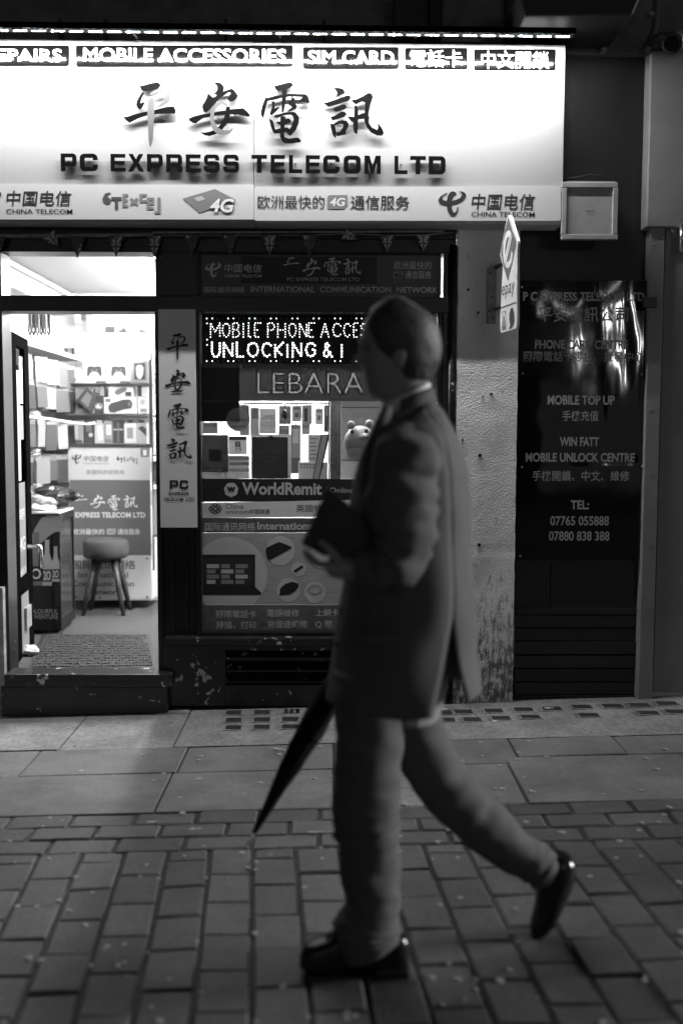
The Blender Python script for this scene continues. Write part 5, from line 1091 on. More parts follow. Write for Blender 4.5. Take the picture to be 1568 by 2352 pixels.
# doormat
a,b = gat(0,0) if False else None, None
def fl_at(px,py): d=ray(px,py); return CAM+d*((ZF-CAM.z)/d.z)
p = [fl_at(64,1540),fl_at(362,1536),fl_at(342,1457),fl_at(98,1457)]; dm = thing('doormat','ribbed grey doormat lying just inside the doorstep','doormat',(p[0].lerp(p[2],.5).x,p[0].lerp(p[2],.5).y,ZF))
mb = MB(); q=[Vector((v.x,v.y,ZF)) for v in p]; mb.add(q+[v+Vector((0,0,.006)) for v in q],[(0,3,2,1),(4,5,6,7),(0,1,5,4),(1,2,6,5),(2,3,7,6),(3,0,4,7)]); mb.build('backing',M['print_deep'],dm)
mb = MB(); nr,nc = 14,34
for i in range(nr):
    for j in range(nc):
        if random.random() < .08: continue
        f_=lambda u,v: q[0].lerp(q[1],u).lerp(q[3].lerp(q[2],u),v); u0,u1,v0,v1=.03+.94*(j+.12)/nc,.03+.94*(j+.88)/nc,.04+.92*(i+.15)/nr,.04+.92*(i+.85)/nr
        cs_=[f_(u0,v0),f_(u1,v0),f_(u1,v1),f_(u0,v1)]; h_=random.uniform(.009,.013); mb.add([Vector((v.x,v.y,ZF+.0055)) for v in cs_]+[Vector((v.x,v.y,ZF+h_)) for v in cs_],[(4,5,6,7),(0,1,5,4),(1,2,6,5),(2,3,7,6),(3,0,4,7)])
tag(mb.build('rib_tufts',M['mat'],dm),kind='stuff')
# ---------------------------------------------------------------- window display
wd = thing('display_shelf','white display shelf with a hanging rail behind the window glass','shelf',at(735,1105,.35))
z_ = at(735,1106,.3).z; mb=MB(); mb.box(at(462,1100,.1).x,.13,z_-.02,at(1003,1100,.1).x,.62,z_); mb.build('shelf_board',M['frame_white'],wd); mb=MB(); mb.tube([at(470,927,.42),at(757,926,.42)],.006,8); mb.build('rail',M['steel'],wd,smooth=True)
mb=MB(); mb.pbox(757.5,905,783,1108,.16,.30); mb.build('divider',M['metal_pale'],wd,bevel=.002); mb=MB(); mb.pbox(754,905,757,1108,.15,.18); mb.build('divider_edge',M['steel'],wd)
mb=MB(); mb.pbox(970,722,984,838,.14,.5); mb.build('white_side_card',W_,wd); mb=MB(); mb.pbox(985,722,1002,838,.16,.2); mb.build('grey_side_card',M['box_g'],wd)
HP=[((641,932,668,974),'box_l','pale mouse blister under the rail'),((671,932,692,968),'box_w','white boxed adapter hung beside the mouse blister'),((693,930,716,974),'box_l','pale cable pack bulging beside the boxed adapter'),((724,938,742,975),'box_w','tilted white pack at the right end of the rail'),((744,931,755,992),'box_d','dark pack pressed against the divider'),
    ((575,936,595,1000),'box_w','white earphone pack left of the safe seller sticker'),((640,978,664,998),'box_g','grey blister under the mouse blister'),((668,976,690,1088),'box_g','long clear pack with dark goods hanging low'),((693,973,712,998),'box_l','small pale card under the cable pack'),((550,930,572,1000),'box_l','pale bag between notice and earphone pack'),((465,970,500,996),'box_l','pale bag behind the black notice')]
for i,(q_,mm,lab) in enumerate(HP):
    o = carton('display_pack',lab,q_,M[mm],.035,.40,'packs hung in the window display')
    x0_,y0_,x1_,y1_=q_
    if i==0: mb=MB(); c=at(654,953,.385); mb.ball(c,.019,.014,.030,14); mb.build('mouse',M['gloss_black'],o,smooth=True); pr(o,'card_print',(643,966,666,972),M['box_g'],.001,.40)
    elif i in (1,3): pr(o,'card_print',(x0_+3,y0_+4,x1_-3,y0_+9),M['box_g'],.001,.40); pr(o,'picture',(x0_+6,y0_+16,x1_-6,y0_+27),M['pic2'],.001,.40)
    elif i==2: pr(o,'cable_picture',(x0_+6,y0_+8,x0_+13,y1_-6),M['pic'],.001,.40)
    elif i==7: pr(o,'dark_goods',(x0_+2,1052,x1_-2,1086),M['pic'],.004,.40); pr(o,'foil_print',(x0_+4,985,x1_-4,1018),W_,.001,.40)
    else: pr(o,'card_print',(x0_+3,y0_+3,x1_-3,y0_+.4*(y1_-y0_)),M['box_g' if mm!='box_g' else 'box_l'],.001,.40)
    mb=MB(); c=at((x0_+x1_)/2,y0_,.40); mb.tube([c+Vector((0,.0,-.002)),c+Vector((0,.004,.012))],.003,6); mb.build('hang_loop',M['steel'],o)
o=thing('instruction_card','white printed card standing in the window display','card',at(722,1060,.3)); part(o,'sheet',(708,999,742,1068),.32,.325,W_)
for k in range(6): pr(o,'print_line',(712,1006+k*9,728-(k%2)*4,1009+k*9),M['box_g'],.001,.32); 
o=thing('tub_box','white tub with rows of small printed symbols on its front','box',at(717,1100,.26)); part(o,'tub',(685,1061,752,1101),.28,.42,W_,.004)
for k in range(8):
    for j in range(2): pr(o,'symbol_print',(690+k*7,1066+j*6,694+k*7,1069.5+j*6),M['pic2'],.001,.28)
mb=MB(); mb.pprism([(737,998),(757.5,997),(733,1104),(717,1104)],.19,.205); o=tag(mb.build('tablet_stand',M['print_black'],bevel=.002),'tilted tablet with a pale face leaning in the window','tablet')
pp(o,'face',[(739.5,1000),(752,999.5),(731,1102),(719,1102)],M['box_l'],.002,.19)
mb=MB(); mb.pbox(464,1046,572,1099,.5,.62); o=tag(mb.build('rack_unit',M['box_l'],bevel=.003),'pale unit with dark slots low behind the window stickers','unit')
for y in (1050,1062,1076): pr(o,'slot',(527,y,572,y+7),M['pic'] if y!=1062 else M['box_d'],.002,.5)
# plush pig in its wrapped box
pg=thing('pig_toy','pale plush pig wrapped in clear film in the window display','toy',at(832,1058,.3)); PY=.26
def pball(px,py,rx,rz,Y,ry,m_,name,n=16): mb=MB(); c=at(px,py,Y); k=(Y+5.35)/F; mb.ball(c,rx*k,ry,rz*k,n); return mb.build(name,m_,pg,smooth=True)
pball(826,1018,37,40,PY+.06,.09,M['pig'],'head',24); pball(838,1004,13,9,PY-.035,.03,M['pig'],'snout'); pball(806,976,10,10,PY+.02,.02,M['box_g'],'ear'); pball(848,974,10,10,PY+.02,.02,M['box_g'],'ear')
for px,py in ((808,992),(841,990)): pball(px,py,4.5,5.5,PY-.025,.012,M['gloss_black'],'eye',10)
for px in (834,842): pball(px,1005,1.8,2.6,PY-.062,.006,M['pic'],'nostril',8)
pball(820,1040,26,22,PY+.05,.09,M['pig'],'body')
mb=MB(); mb.pbox(784,921,872,1060,.15,.152); mb.build('film',M['film'],pg); mb=MB(); mb.pbox(784,935,872,937,.148,.15); mb.pbox(784,1056,872,1058,.148,.15); mb.build('film_edge',M['box_d'],pg); 
mb=MB(); mb.pbox(783,921,1002,1100,.5,.505); o=tag(mb.build('display_card',M['box_g']),'grey printed card standing behind the plush pig','card')
# ================================================================ THE OTHER SIDE OF THE STREET (mirrored in the glossy board and the glass)
YO = -12.5
ob = thing('opposite_building','dark terrace across the street with lit shop windows','building',(0,YO,-.1))
mb=MB(); mb.box(-9,YO-.4,-.3,9,YO,9); mb.build('wall',M['upper_wall'],ob)
for i in range(6):
    for j in range(2):
        x=-7.5+i*3; z=4.7+j*2.4; mb=MB(); mb.box(x-.55,YO,z-.05,x+.55,YO+.06,z+1.55); w1=mb.build('window',M['frame_white'],ob); mb=MB(); mb.box(x-.48,YO+.062,z+.02,x+.48,YO+.07,z+1.48); mb.build('pane',M['lit_window'] if (i*2+j)%3==0 else M['gloss_black'],w1)
for i,(a,b) in enumerate(((-7.5,-4.2),(-3.4,-.6),(.4,3.0),(3.6,6.8))):
    mb=MB(); mb.box(a,YO,.3,b,YO+.08,2.7); w1=mb.build('shop_window',M['dark_metal'],ob); mb=MB(); mb.box(a+.12,YO+.082,.5,b-.12,YO+.09,2.5); mb.build('pane',M['lit_window'],w1)
    mb=MB(); mb.box(a,YO,3.55,b,YO+.15,4.1); w1=mb.build('shop_sign',M['dark_metal'],ob); mb=MB(); mb.box(a+.2,YO+.152,3.83,b-.2,YO+.16,3.87); mb.build('sign_light',M['lit_sign'],w1)
for i,x in enumerate((4.9,5.6)):  # lantern globes added to mirror as bright streaks in the glossy board
    t=thing('reflection_lantern','bright lantern added for the board reflections, '+('nearer of the two','farther of the two')[i],'lantern',(x,YO+.3,2.9)); mb=MB(); mb.ball((x,YO+.35,3.0),.10,.10,.14,12); mb.build('globe',M['lantern'],t,smooth=True); mb=MB(); mb.tube([(x,YO,3.2),(x,YO+.35,3.25),(x,YO+.35,3.14)],.02,8); mb.build('bracket',M['dark_metal'],t)
# ================================================================ THE MAN
foot = gat(815, 2232); YN = foot.y                      # where the planted foot stands
YM = YN+.09; KP = (YM+5.35)/F
P = lambda px,py,dy=0.0: at(px,py,YM+dy)
man = thing('person','blurred man in a grey suit striding left with a folder and umbrella','person',(P(880,2230).x,YM,gz(.1)))
# ---- the body: head, neck, trunk, arms, hands and legs grown into one surface
bd = MB()
HD = [ # py, front px, back px, half width
 (697,890,922,.022),(703,868,948,.046),(714,852,968,.060),(735,838,988,.071),(760,831,999,.077),(785,829,1004,.079),(808,831,1005,.078),(830,832,1002,.076),(850,836,996,.072),(868,838,988,.067),(884,842,978,.061),(898,846,972,.055),(910,855,970,.050),(925,880,974,.052),(950,884,986,.056),(985,880,1000,.062)]
hr = []
NH = 40
for py,f_,b_,hw in HD:
    ring=[]; c=P((f_+b_)/2,py); hx=(b_-f_)/2*KP
    for k in range(NH):
        g=6.28318*k/NH; cx_,sy=math.cos(g),math.sin(g); ax=math.copysign(abs(cx_)**.9,cx_); ay=math.copysign(abs(sy)**.9,sy)
        q=c+Vector((hx*ax,hw*ay,0)); fr_=abs(math.atan2(sy,-cx_))              # angle away from the face's middle
        z_=py
        nose=math.exp(-((z_-826)/15)**2)*math.exp(-(fr_/.16)**2)*.026+math.exp(-((z_-806)/16)**2)*math.exp(-(fr_/.13)**2)*.010
        brow=math.exp(-((z_-782)/9)**2)*math.exp(-(fr_/.6)**2)*.006
        sock=-math.exp(-((z_-800)/9)**2)*math.exp(-((fr_-.42)/.2)**2)*.009
        lip=math.exp(-((z_-858)/5)**2)*math.exp(-(fr_/.3)**2)*.005+math.exp(-((z_-869)/5)**2)*math.exp(-(fr_/.3)**2)*.005-math.exp(-((z_-863.5)/3)**2)*math.exp(-(fr_/.35)**2)*.004
        chin=math.exp(-((z_-896)/9)**2)*math.exp(-(fr_/.45)**2)*.006
        q.x-=nose+brow+sock+lip+chin; ring.append(q)
    hr.append(ring)
# finer levels through the face
fine=[]
for i in range(len(hr)-1):
    n_=4
    for s_ in range(n_):
        t=s_/n_; fine.append([hr[i][k].lerp(hr[i+1][k],t) for k in range(NH)])
def head_ring(py):
    for (a,b) in zip(HD[:-1],HD[1:]):
        if a[0]<=py<=b[0]:
            t=(py-a[0])/(b[0]-a[0]); return [a[i]+(b[i]-a[i])*t for i in range(1,4)]
rings=[]
py=697.0
while py<=985:
    f_,b_,hw=head_ring(py); ring=[]; c=P((f_+b_)/2,py); hx=(b_-f_)/2*KP
    for k in range(NH):
        g=6.28318*k/NH; cx_,sy=math.cos(g),math.sin(g); q=c+Vector((hx*math.copysign(abs(cx_)**.9,cx_),hw*math.copysign(abs(sy)**.9,sy),0)); fr_=abs(math.atan2(sy,-cx_))
        G=lambda z0,s_,a0,w_: math.exp(-((py-z0)/s_)**2)*math.exp(-((fr_-a0)/w_)**2)
        q.x-=.024*G(827,11,0,.17)+.011*G(806,16,0,.13)+.006*G(782,8,.0,.6)-.010*G(801,8,.42,.2)+.005*G(857,5,0,.3)+.005*G(870,5,0,.3)-.005*G(863.5,3,0,.35)+.007*G(896,9,0,.45)
        ring.append(q)
    rings.append(ring); py+=4
bd.loft(rings)
for s_ in (-1,1):                                        # ears
    c=P(918,818,s_*.079); bd.ball(c,.017,.009,.031,12); bd.ball(c+Vector((.006,s_*.006,.006)),.012,.006,.018,10)
bd.limb([(P(925,960),.05,.055),(P(930,1010),.09,.12),(P(940,1100),.13,.165),(P(945,1250),.125,.155),(P(940,1400),.12,.15),(P(930,1560),.12,.16),(P(925,1640),.10,.14)],20)
NA,FA = -.19,.19
bd.limb([(P(935,1000,NA+.02),.05,.05),(P(938,1080,NA-.03),.052,.052),(P(945,1180,NA-.05),.046,.046),(P(948,1270,NA-.055),.04,.04),(P(900,1312,NA-.055),.04,.04),(P(845,1312,NA-.045),.034,.034),(P(800,1306,NA-.035),.027,.03)],14)
bd.limb([(P(925,1000,FA-.02),.05,.05),(P(945,1100,FA+.03),.052,.052),(P(955,1230,FA+.05),.044,.044),(P(935,1320,FA+.05),.040,.040),(P(880,1400,FA+.035),.034,.034),(P(850,1442,FA+.02),.027,.028)],14)
# near hand under the folder: palm, four fingers of their own length curled round its lower edge, thumb up its near face
def finger(pts,r0,r1): n_=len(pts); bd.tube(pts,[r0+(r1-r0)*i/(n_-1) for i in range(n_)],10); bd.ball(pts[-1],r1); bd.ball(pts[0],r0)
hc=P(772,1302,NA-.025)
bd.limb([(P(805,1306,NA-.035),.027,.028),(P(785,1304,NA-.03),.030,.036),(P(765,1300,NA-.025),.030,.042),(P(752,1297,NA-.022),.022,.040)],16)
for i,(ln,dy) in enumerate(((.92,-.036),(1.0,-.012),(.95,.012),(.78,.034))):
    a=P(756,1298,NA-.022+dy); finger([a,a+Vector((-.030*ln,.004,.002)),a+Vector((-.052*ln,.006,.014)),a+Vector((-.062*ln,.004,.034*ln))],.0098,.0078)
a=P(783,1296,NA-.058); finger([a,a+Vector((-.016,-.010,.024)),a+Vector((-.036,-.004,.046)),a+Vector((-.052,.002,.056))],.0125,.009)
# far hand closed round the umbrella handle
hf=P(842,1458,FA+.015); ud=(P(565,1945,FA-.02)-P(848,1425,FA+.01)).normalized()
bd.limb([(P(850,1442,FA+.02),.027,.026),(hf+Vector((.012,.012,.0)),.036,.026),(hf+Vector((-.004,.01,-.03)),.034,.02)],14)
for i in range(4):
    o_=hf+ud*(-.03+.021*i)+Vector((.0,.0,0)); sd2=Vector((-.9,-.1,-.2)).normalized()
    finger([o_+Vector((.012,.022,0)),o_+Vector((-.022,.020,0)),o_+Vector((-.026,-.014,0)),o_+Vector((.002,-.024,0))],.0095,.0078)
finger([hf+Vector((.022,.012,.02)),hf+Vector((.008,-.018,.012)),hf+Vector((-.018,-.024,-.006))],.0115,.009)
# legs inside the trousers
NL,FL = -.09,.09
bd.limb([(P(860,1560,NL),.085,.085),(P(850,1700,NL),.075,.075),(P(848,1830,NL),.058,.058),(P(850,1960,NL),.05,.05),(P(858,2080,NL),.04,.04),(P(868,2165,NL),.035,.036),(P(868,2205,NL),.036,.036)],14)
bd.limb([(P(925,1580,FL),.08,.085),(P(955,1690,FL),.075,.075),(P(1010,1785,FL),.060,.060),(P(1075,1865,FL),.055,.055),(P(1160,1930,FL),.048,.048),(P(1225,1985,FL),.038,.038),(P(1270,2020,FL),.036,.036)],14)
body = bd.build('body',M['skin'],man)
rm = body.modifiers.new('one_surface','REMESH'); rm.mode='VOXEL'; rm.voxel_size=.0048; rm.use_smooth_shade=True
sm_ = body.modifiers.new('smooth','SMOOTH'); sm_.factor=.5; sm_.iterations=3
for s_ in (-1,1):
    mb=MB(); c=P(846,801,s_*.034); mb.ball(c,.011,.011,.011,12); mb.build('eye',M['print_dark'],man,smooth=True)
# ---- hair
mb=MB(); rings=[]
for py,t_ in ((690,.0),(696,.5),(706,.9),(720,1),(740,1),(765,1),(790,1),(812,1),(834,1),(856,.9),(876,.55)):
    f_,b_,hw=head_ring(max(697,min(py,985))); ring=[]; c=P((f_+b_)/2,py); hx=(b_-f_)/2*KP
    start={690:0,696:0,706:-.1,720:.05,740:.28,765:.55,790:.82,812:.95,834:1.3,856:1.55,876:1.7}[py]
    for k in range(25):
        ps=start+(6.28318-2*start)*k/24; cx_,sy=-math.cos(ps),math.sin(ps); th_=.014*(1 if py<800 else .8 if py<850 else .4)
        j=.006*noise.noise(Vector((cx_*9,sy*9,py*.05)))+.005*noise.noise(Vector((cx_*25,sy*25,py*.14)))
        edge=min(1,min(k,24-k)/2.5) if py>706 else 1
        ring.append(c+Vector(((hx*(.25 if py==690 else 1)+(th_+j)*edge)*math.copysign(abs(cx_)**.9,cx_),((hw*(.25 if py==690 else 1))+(th_+j)*edge)*math.copysign(abs(sy)**.9,sy),.010 if py<700 else 0)))
    rings.append(ring)
n_=25; b0=len(mb.v); mb.v+=[p for r in rings for p in r]
for i in range(len(rings)-1):
    for j in range(n_-1): mb.f.append([b0+i*n_+j,b0+i*n_+j+1,b0+(i+1)*n_+j+1,b0+(i+1)*n_+j]); mb.m.append(0)
mb.f.append([b0+j for j in range(n_)]); mb.m.append(0)
hair=mb.build('hair',M['hair'],man,smooth=True); so=hair.modifiers.new('thickness','SOLIDIFY'); so.thickness=.006; so.offset=-1
ss_=hair.modifiers.new('sub','SUBSURF'); ss_.levels=1; ss_.render_levels=1
# ---- shirt collar
mb=MB(); rings=[]
for dx,dz,gr_ in ((0,.006,0),(0,.03,.002),(.0,.036,.004),(0,.03,.010),(.002,-.004,.014)):
    ring=[]
    for k in range(28):
        g=6.28318*k/28; t_=(1-math.cos(g))/2                 # 0 at the nape, 1 at the throat
        px,py_=980-t_*98, 897+t_*58+ (6 if .3<t_<.8 else 0)
        ring.append(P((980+882)/2+ (980-882)/2*math.cos(g),897+t_*52)+Vector((gr_*math.cos(g),(.060+gr_)*math.sin(g),dz-.012)))
    rings.append(ring)
mb.loft(rings,cap=False); mb.build('shirt_collar',M['shirt'],man,smooth=True)
# ---- jacket: trunk with an open side vent, sleeves
JT=[(905,912,988,.070,0),(925,880,1000,.110,6),(948,862,1018,.160,10),(985,848,1038,.200,4),(1030,828,1057,.218,0),(1085,811,1074,.222,0),(1150,800,1081,.215,0),(1250,796,1085,.208,0),(1350,790,1089,.208,0),(1430,778,1093,.212,0),(1500,763,1098,.217,0),(1560,748,1102,.221,0),(1610,738,1105,.224,0),(1632,735,1104,.224,0)]
def jring(py):
    for a,b in zip(JT[:-1],JT[1:]):
        if a[0]<=py<=b[0]: t=(py-a[0])/(b[0]-a[0]); return [a[i]+(b[i]-a[i])*t for i in range(1,5)]
VA=6.28318*(-58/360); NJ=72; jr=[]; pys=[]; py=905.0
while py<=1599: pys.append(py); py+=9
for py in pys:
    f_,b_,hw,dp=jring(py); c=P((f_+b_)/2,py); hx=(b_-f_)/2*KP; ring=[]
    half=max(0,(py-1390)/210)*.30
    for k in range(NJ+1):
        g=VA+half+(6.28318-2*half)*k/NJ; cx_,sy=math.cos(g),math.sin(g); e=.96
        q=c+Vector((hx*math.copysign(abs(cx_)**e,cx_),hw*math.copysign(abs(sy)**e,sy),0))
        if py<990: q.z-= (990-py)/85*.055*(1-cx_)/2 + abs(sy)*.03*(990-py)/85*(1 if py>925 else .6)
        if py>1530: q.z+= .022*((py-1530)/70)*max(0,cx_)-.004*math.sin(g*3)*(py-1530)/70
        fold=.012*noise.noise(Vector((q.x*5+1,q.y*6,q.z*3.2+q.x*4)))+.006*noise.noise(Vector((q.x*8+3,q.y*8,q.z*5)))+.0045*noise.noise(Vector((q.x*16,q.y*14,q.z*9+4)))+.006*math.sin(q.z*16+q.x*14)*math.exp(-((py-1330)/130)**2)*max(0,-sy)+.007*math.sin(q.z*11-q.x*20+2)*math.exp(-((py-1500)/120)**2)*(.4+.6*max(0,-sy))
        q+=Vector((cx_,sy,0))*fold
        if half>0 and (NJ-k)<6: q+=Vector((cx_,sy,0))*(.016*half/.30*(6-(NJ-k))/6)       # the near edge of the vent stands off a little
        ring.append(q)
    jr.append(ring)
mb=MB(); mb.v=[p for r in jr for p in r]; N1=NJ+1
for i in range(len(jr)-1):
    for k in range(NJ):
        g=(VA+6.28318*(k+.5)/NJ+3.14159)%6.28318-3.14159
        if pys[i]<985 and abs(abs(g)-3.14159)<.30*(1-(pys[i]-905)/110): continue      # open at the throat
        mb.f.append([i*N1+k,i*N1+k+1,(i+1)*N1+k+1,(i+1)*N1+k]); mb.m.append(0)
jk=mb.build('jacket',M['cloth'],man,smooth=True); so=jk.modifiers.new('thickness','SOLIDIFY'); so.thickness=.005; so.offset=-1
def sleeve(pts,seed):
    dense=[]
    for a,b in zip(pts[:-1],pts[1:]):
        for s_ in range(6):
            t=s_/6; dense.append((a[0].lerp(b[0],t),a[1]+(b[1]-a[1])*t,a[2]+(b[2]-a[2])*t))
    dense.append(pts[-1]); n2=len(dense)
    for _ in range(3): dense=[dense[0]]+[((dense[i-1][0]+dense[i][0]*2+dense[i+1][0])/4,(dense[i-1][1]+dense[i][1]*2+dense[i+1][1])/4,(dense[i-1][2]+dense[i][2]*2+dense[i+1][2])/4) for i in range(1,n2-1)]+[dense[-1]]
    dense=[(c_,a_+.005*math.sin(i*1.2+seed+1.5*math.sin(i*.7))*math.exp(-((i/n2-.62)/.25)**2),b_+.005*math.sin(i*1.2+1+seed)*math.exp(-((i/n2-.62)/.25)**2)) for i,(c_,a_,b_) in enumerate(dense)]
    mb=MB(); mb.limb(dense,28,wr=.017,seed=seed); o=mb.build('sleeve',M['cloth'],man,smooth=True); return o
sleeve([(P(945,975,NA+.06),.045,.05),(P(940,1010,NA-.01),.075,.070),(P(928,1070,NA-.04),.088,.074),(P(925,1150,NA-.055),.086,.070),(P(928,1230,NA-.06),.082,.066),(P(915,1290,NA-.06),.072,.062),(P(868,1312,NA-.055),.058,.056),(P(815,1308,NA-.04),.048,.048)],1)
sleeve([(P(945,980,FA-.06),.045,.05),(P(942,1020,FA+.01),.075,.070),(P(940,1100,FA+.035),.085,.070),(P(948,1220,FA+.05),.072,.062),(P(935,1320,FA+.05),.062,.055),(P(885,1395,FA+.035),.050,.048),(P(860,1430,FA+.025),.043,.043)],7)
# lapel and pocket flap
mb=MB(); mb.limb([(P(893,932,-.085),.012,.02),(P(872,985,-.12),.020,.012),(P(850,1060,-.135),.022,.010),(P(832,1150,-.11),.008,.008)],10); mb.build('lapel',M['cloth'],man,smooth=True)
def on_jacket(px,py):                                    # near side of the jacket at that height
    f_,b_,hw,dp=jring(py); u=max(-.98,min(.98,(px-(f_+b_)/2)/((b_-f_)/2))); return -hw*(1-abs(u)**2.08)**(1/2.08)
mb=MB(); rings=[[P(x,1452+(x-800)*.05+dy_,on_jacket(x,1452)-.006-t_) for dy_,t_ in ((0,0),(0,.004),(26,.006),(26,.0))] for x in range(800,921,10)]; mb.loft(rings); mb.build('pocket_flap',M['cloth'],man,smooth=False)
for y_ in (1395,1470):
    mb=MB(); c=P(786 if y_<1400 else 776,y_,-.07); mb.ball(c+Vector((-.004,-.05,0)),.006,.009,.009,10); mb.build('button',M['print_black'],man,smooth=True)
mb=MB(); rings=[]
for dz,gr_ in ((-.020,.020),(.012,.010),(.016,.004),(-.018,.006)):
    rings.append([P(936+50*math.cos(g),902+22*(1-math.cos(g)))+Vector((gr_*math.cos(g),(.070+gr_)*math.sin(g),dz)) for g in [6.28318*(k-14)/28*.62 for k in range(29)]])
b0=len(mb.v); mb.v+=[p for r in rings for p in r]
for i in range(3):
    for j in range(28): mb.f.append([b0+i*29+j,b0+i*29+j+1,b0+(i+1)*29+j+1,b0+(i+1)*29+j]); mb.m.append(0)
jc=mb.build('jacket_collar',M['cloth'],man,smooth=True); so=jc.modifiers.new('thickness','SOLIDIFY'); so.thickness=.004
# ---- trousers
def leg(pts,seed):
    dense=[]; k_=7
    for a,b in zip(pts[:-1],pts[1:]):
        for s_ in range(k_):
            t=s_/k_; dense.append((a[0].lerp(b[0],t),a[1]+(b[1]-a[1])*t,a[2]+(b[2]-a[2])*t))
    dense.append(pts[-1]); n2=len(dense)
    for _ in range(2): dense=[dense[0]]+[((dense[i-1][0]+dense[i][0]*2+dense[i+1][0])/4,(dense[i-1][1]+dense[i][1]*2+dense[i+1][1])/4,(dense[i-1][2]+dense[i][2]*2+dense[i+1][2])/4) for i in range(1,n2-1)]+[dense[-1]]
    dense=[(c_,a_+.004*math.sin(i*1.5+seed+1.3*math.sin(i*.9))*(math.exp(-((i/n2-.45)/.14)**2)+math.exp(-((i/n2-.9)/.09)**2)),b_+.004*math.sin(i*1.3+seed)*(math.exp(-((i/n2-.45)/.14)**2)+math.exp(-((i/n2-.9)/.09)**2))) for i,(c_,a_,b_) in enumerate(dense)]
    mb=MB(); mb.limb(dense,30,wr=.008,seed=seed); return mb.build('trouser_leg',M['trouser'],man,smooth=True)
def lv(py,l,r,dep,dy): return (P((l+r)/2,py,dy),(r-l)/2*KP*1.02,dep)
leg([lv(1540,770,930,.12,NL+.02),lv(1640,772,926,.112,NL),lv(1720,770,920,.105,NL),lv(1800,765,918,.095,NL),lv(1850,763,917,.092,NL),lv(1900,769,918,.088,NL),lv(1960,779,918,.084,NL),lv(2020,788,918,.080,NL),lv(2070,794,918,.078,NL),lv(2100,782,918,.080,NL),lv(2128,766,919,.082,NL),lv(2152,770,922,.080,NL),lv(2176,792,924,.076,NL)],3)
leg([(P(925,1545,FL),.088,.115),(P(942,1640,FL),.086,.108),(P(968,1720,FL),.086,.10),(P(1010,1792,FL),.080,.092),(P(1070,1862,FL),.076,.086),(P(1130,1915,FL),.071,.08),(P(1185,1955,FL),.064,.074),(P(1228,1985,FL),.060,.072),(P(1252,2003,FL),.058,.07)],9)
# ---- shoes
zg=gz(P(815,2232,NL).x)
mb=MB(); rings=[]
def pz(py): return P(800,py,NL).z
SH=[(688,2192,2203,.016),(696,2174,2212,.034),(712,2164,2216,.044),(735,2156,2218,.048),(758,2148,2219,.046),(780,2138,2219,.042),(805,2130,2222,.040),(840,2130,2226,.040),(880,2132,2230,.040),(912,2136,2232,.039),(930,2146,2233,.034),(938,2166,2231,.022)]
z0s=[pz(b) for _,_,b,_ in SH]
for px,pt,pb,hw in SH:
    zt_1=P(px,pt,NL).z; zb1=zg+.004+(.010 if px<700 else 0); c=P(px,2200,NL); rings.append([Vector((c.x,YM+NL+hw*math.copysign(abs(math.cos(6.283*k/18))**.7,math.cos(6.283*k/18)),(zt_1+zb1)/2+(zt_1-zb1)/2*math.copysign(abs(math.sin(6.283*k/18))**.75,math.sin(6.283*k/18)))) for k in range(18)])
mb.loft(rings); sh_=mb.build('shoe',M['leather'],man,smooth=True)
mb=MB()
def soleband(a,b,h0,h1):
    l=[P(px,2200,NL).x for px in (a,b)]; mb.box(l[0],YM+NL-.046,zg+h0,l[1],YM+NL+.046,zg+h1)
soleband(700,850,.001,.010); soleband(858,936,.001,.026); mb.build('sole',M['print_black'],sh_,bevel=.006)
for k in range(4):
    mb=MB(); a=P(748+k*8,2151-k*4,NL); mb.tube([a+Vector((0,-.022,-.001)),a+Vector((0,-.010,.006)),a+Vector((0,.010,.006)),a+Vector((0,.022,-.001))],.0035,6); mb.build('lace',M['print_deep'],sh_,smooth=True)
AX=[(1283,1962),(1282,1985),(1276,2015),(1268,2050),(1258,2085),(1245,2115),(1232,2138),(1222,2150)]; HWp=[26,44,48,40,34,29,22,8]; DPm=[.030,.040,.042,.043,.047,.046,.036,.014]
mb=MB(); mb.limb([(P(x,y,FL),w_*KP,d_) for (x,y),w_,d_ in zip(AX,HWp,DPm)],18); s2=mb.build('shoe',M['leather'],man,smooth=True)
# ---- what he carries
mb=MB(); Yf_=YM+NA-.035
mb.pprism([(753,1118),(884,1232),(858,1276),(800,1282),(742,1277),(691,1250)],Yf_,Yf_+.022); fo=tag(mb.build('folder',M['folder'],bevel=.004),'flat black folder held under the arm of the striding man','folder')
um=thing('umbrella','long furled black umbrella pointing down behind the man','umbrella',P(565,1945,FA-.02))
U0=P(862,1400,FA+.012); U1=P(567,1943,FA-.02); ax_=lambda t:U0.lerp(U1,t)
mb=MB(); TT=[(.28,.010),(.30,.026),(.35,.034),(.42,.038),(.50,.038),(.58,.034),(.66,.029),(.74,.022),(.84,.015),(.91,.010),(.945,.006)]
dr=(U1-U0).normalized(); u_=dr.cross(Vector((0,1,0))).normalized(); v_=Vector((0,1,0)); rings=[]
for t,r in TT: rings.append([ax_(t)+(u_*math.cos(6.283*k/24)+v_*math.sin(6.283*k/24))*r*(1+.13*math.sin(5*6.283*k/24+t*16)+.05*math.sin(9*6.283*k/24-t*9)) for k in range(24)])
mb.loft(rings); mb.build('canopy',M['brolly'],um,smooth=True)
mb=MB(); mb.tube([ax_(.0),ax_(.30)],.007,10); mb.build('shaft',M['dark_metal'],um,smooth=True)
mb=MB(); mb.tube([ax_(.94),ax_(.97),ax_(1.0)],[.0055,.004,.0035],8); mb.build('ferrule',M['metal_pale'],um,smooth=True)
mb=MB(); hk=[ax_(.16)]+[ax_(.0)]+[ax_(0)+Vector((.035-.035*math.cos(R(a)),0,.035*math.sin(R(a)))) for a in range(20,181,20)]; mb.tube(hk,.011,10); mb.build('handle',M['wood_dark'],um,smooth=True)
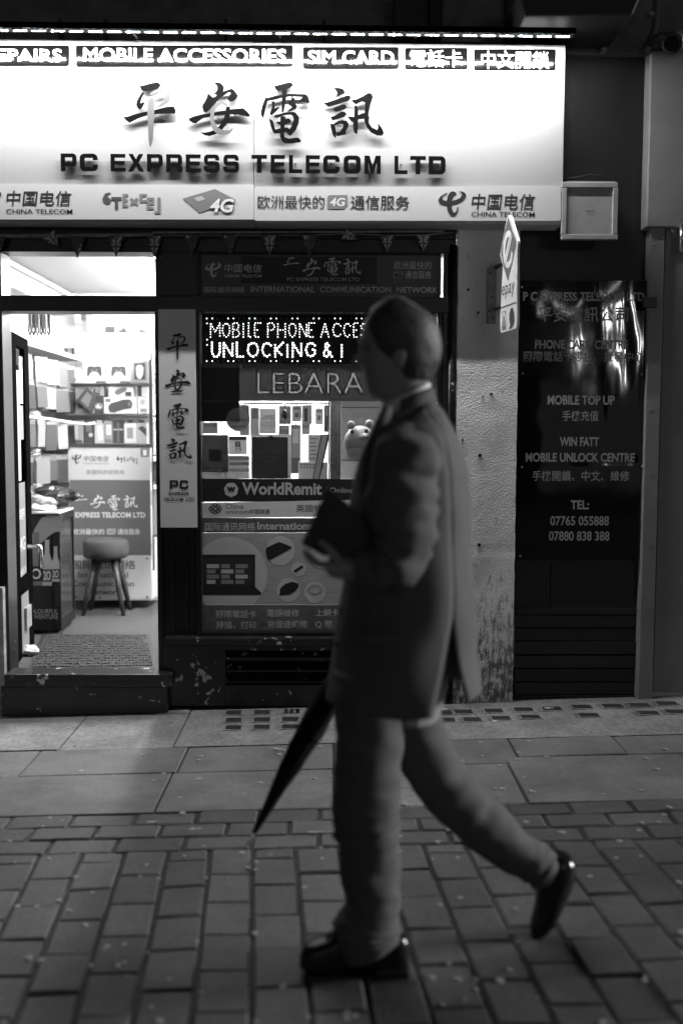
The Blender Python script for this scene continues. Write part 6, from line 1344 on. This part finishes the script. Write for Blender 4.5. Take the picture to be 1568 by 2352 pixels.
mb=MB(); c=ax_(.52); mb.tube([c+(u_*math.cos(6.283*k/16)+v_*math.sin(6.283*k/16))*.040 for k in range(17)],.004,6); mb.build('strap',M['brolly'],um)
# ================================================================ BUNTING UNDER THE FASCIA
YB=-.05
bt=thing('bunting','string of small union flag pennants strung under the fascia','bunting',at(500,545,YB))
fl_x=[(-5,553,593),(178,553,594),(267,552,591),(355,550,594),(440,549,588),(528,549,588),(619,549,590),(710,549,590),(889,549,581),(972,549,580)]
st_=[(-120,548)]+[(x,y-1) for x,y,_ in fl_x[:1]]+[(90,553)]+[(x,y-1) for x,y,_ in fl_x[1:8]]+[(795,545)]+[(x,y-1) for x,y,_ in fl_x[8:]]+[(1040,541)]
mb=MB(); mb.tube([at(x,y-8,YB+.004) for x,y in st_],.0022,6); mb.build('string',M['metal_pale'],bt)
mb=MB(); mb.tube([at(-40,541,-.035),at(350,539,-.035),at(352,534,-.035),at(700,533,-.035),at(1020,531,-.035)],.006,6); mb.build('cable_run',M['metal_pale'],bt)
def flag(x,y0,y1,w_=19,rot=0.0):
    k=random.uniform(-.25,.25)
    def q(u,v,t=0.0):
        px=x+u*w_; py=y0-10+v*(y1-y0+10); dxr=(px-x)*math.cos(rot)-(py-y0+10)*math.sin(rot); dyr=(px-x)*math.sin(rot)+(py-y0+10)*math.cos(rot)
        Yq=YB+k*.02*u+.006*math.sin(u*2.5+v*3+x); return at(x+dxr,y0-10+dyr,Yq-t)
    def poly(mb,pts,t,mi): mb.add([q(u,v,t) for u,v in pts],[tuple(range(len(pts)))],mi)
    mb=MB(); poly(mb,[(-1,0),(1,0),(0,1)],0,0)
    for s_ in (-1,1):
        poly(mb,[(s_*.72,.03),(s_*.55,.03),(s_*.16,.36),(s_*.24,.38)],.0008,2); poly(mb,[(s_*.46,.03),(s_*.36,.03),(s_*.14,.28),(s_*.14,.34)],.0008,2)
        poly(mb,[(s_*.14,.60),(s_*.28,.62),(s_*.20,.70),(s_*.12,.76)],.0008,2); poly(mb,[(s_*.12,.80),(s_*.17,.76),(s_*.12,.86),(s_*.09,.88)],.0008,2)
        poly(mb,[(s_*.14,.38),(s_*.60,.38),(s_*.565,.43),(s_*.14,.43)],.0012,2); poly(mb,[(s_*.14,.55),(s_*.44,.55),(s_*.40,.60),(s_*.14,.60)],.0012,2); poly(mb,[(s_*.17,.02),(s_*.12,.02),(s_*.10,.38),(s_*.15,.38)],.0010,2)
    poly(mb,[(-.11,.01),(.11,.01),(.11,.86),(0,.99),(-.11,.86)],.0016,1); poly(mb,[(-.56,.44),(.56,.44),(.45,.54),(-.45,.54)],.0020,1)
    return mb.build('flag',[M['flag_dark'],M['flag_red'],M['flag_pale']],bt)
for f_ in fl_x: flag(*f_)
flag(112,548,575,20,-.7); flag(790,545,570,18,-1.1)
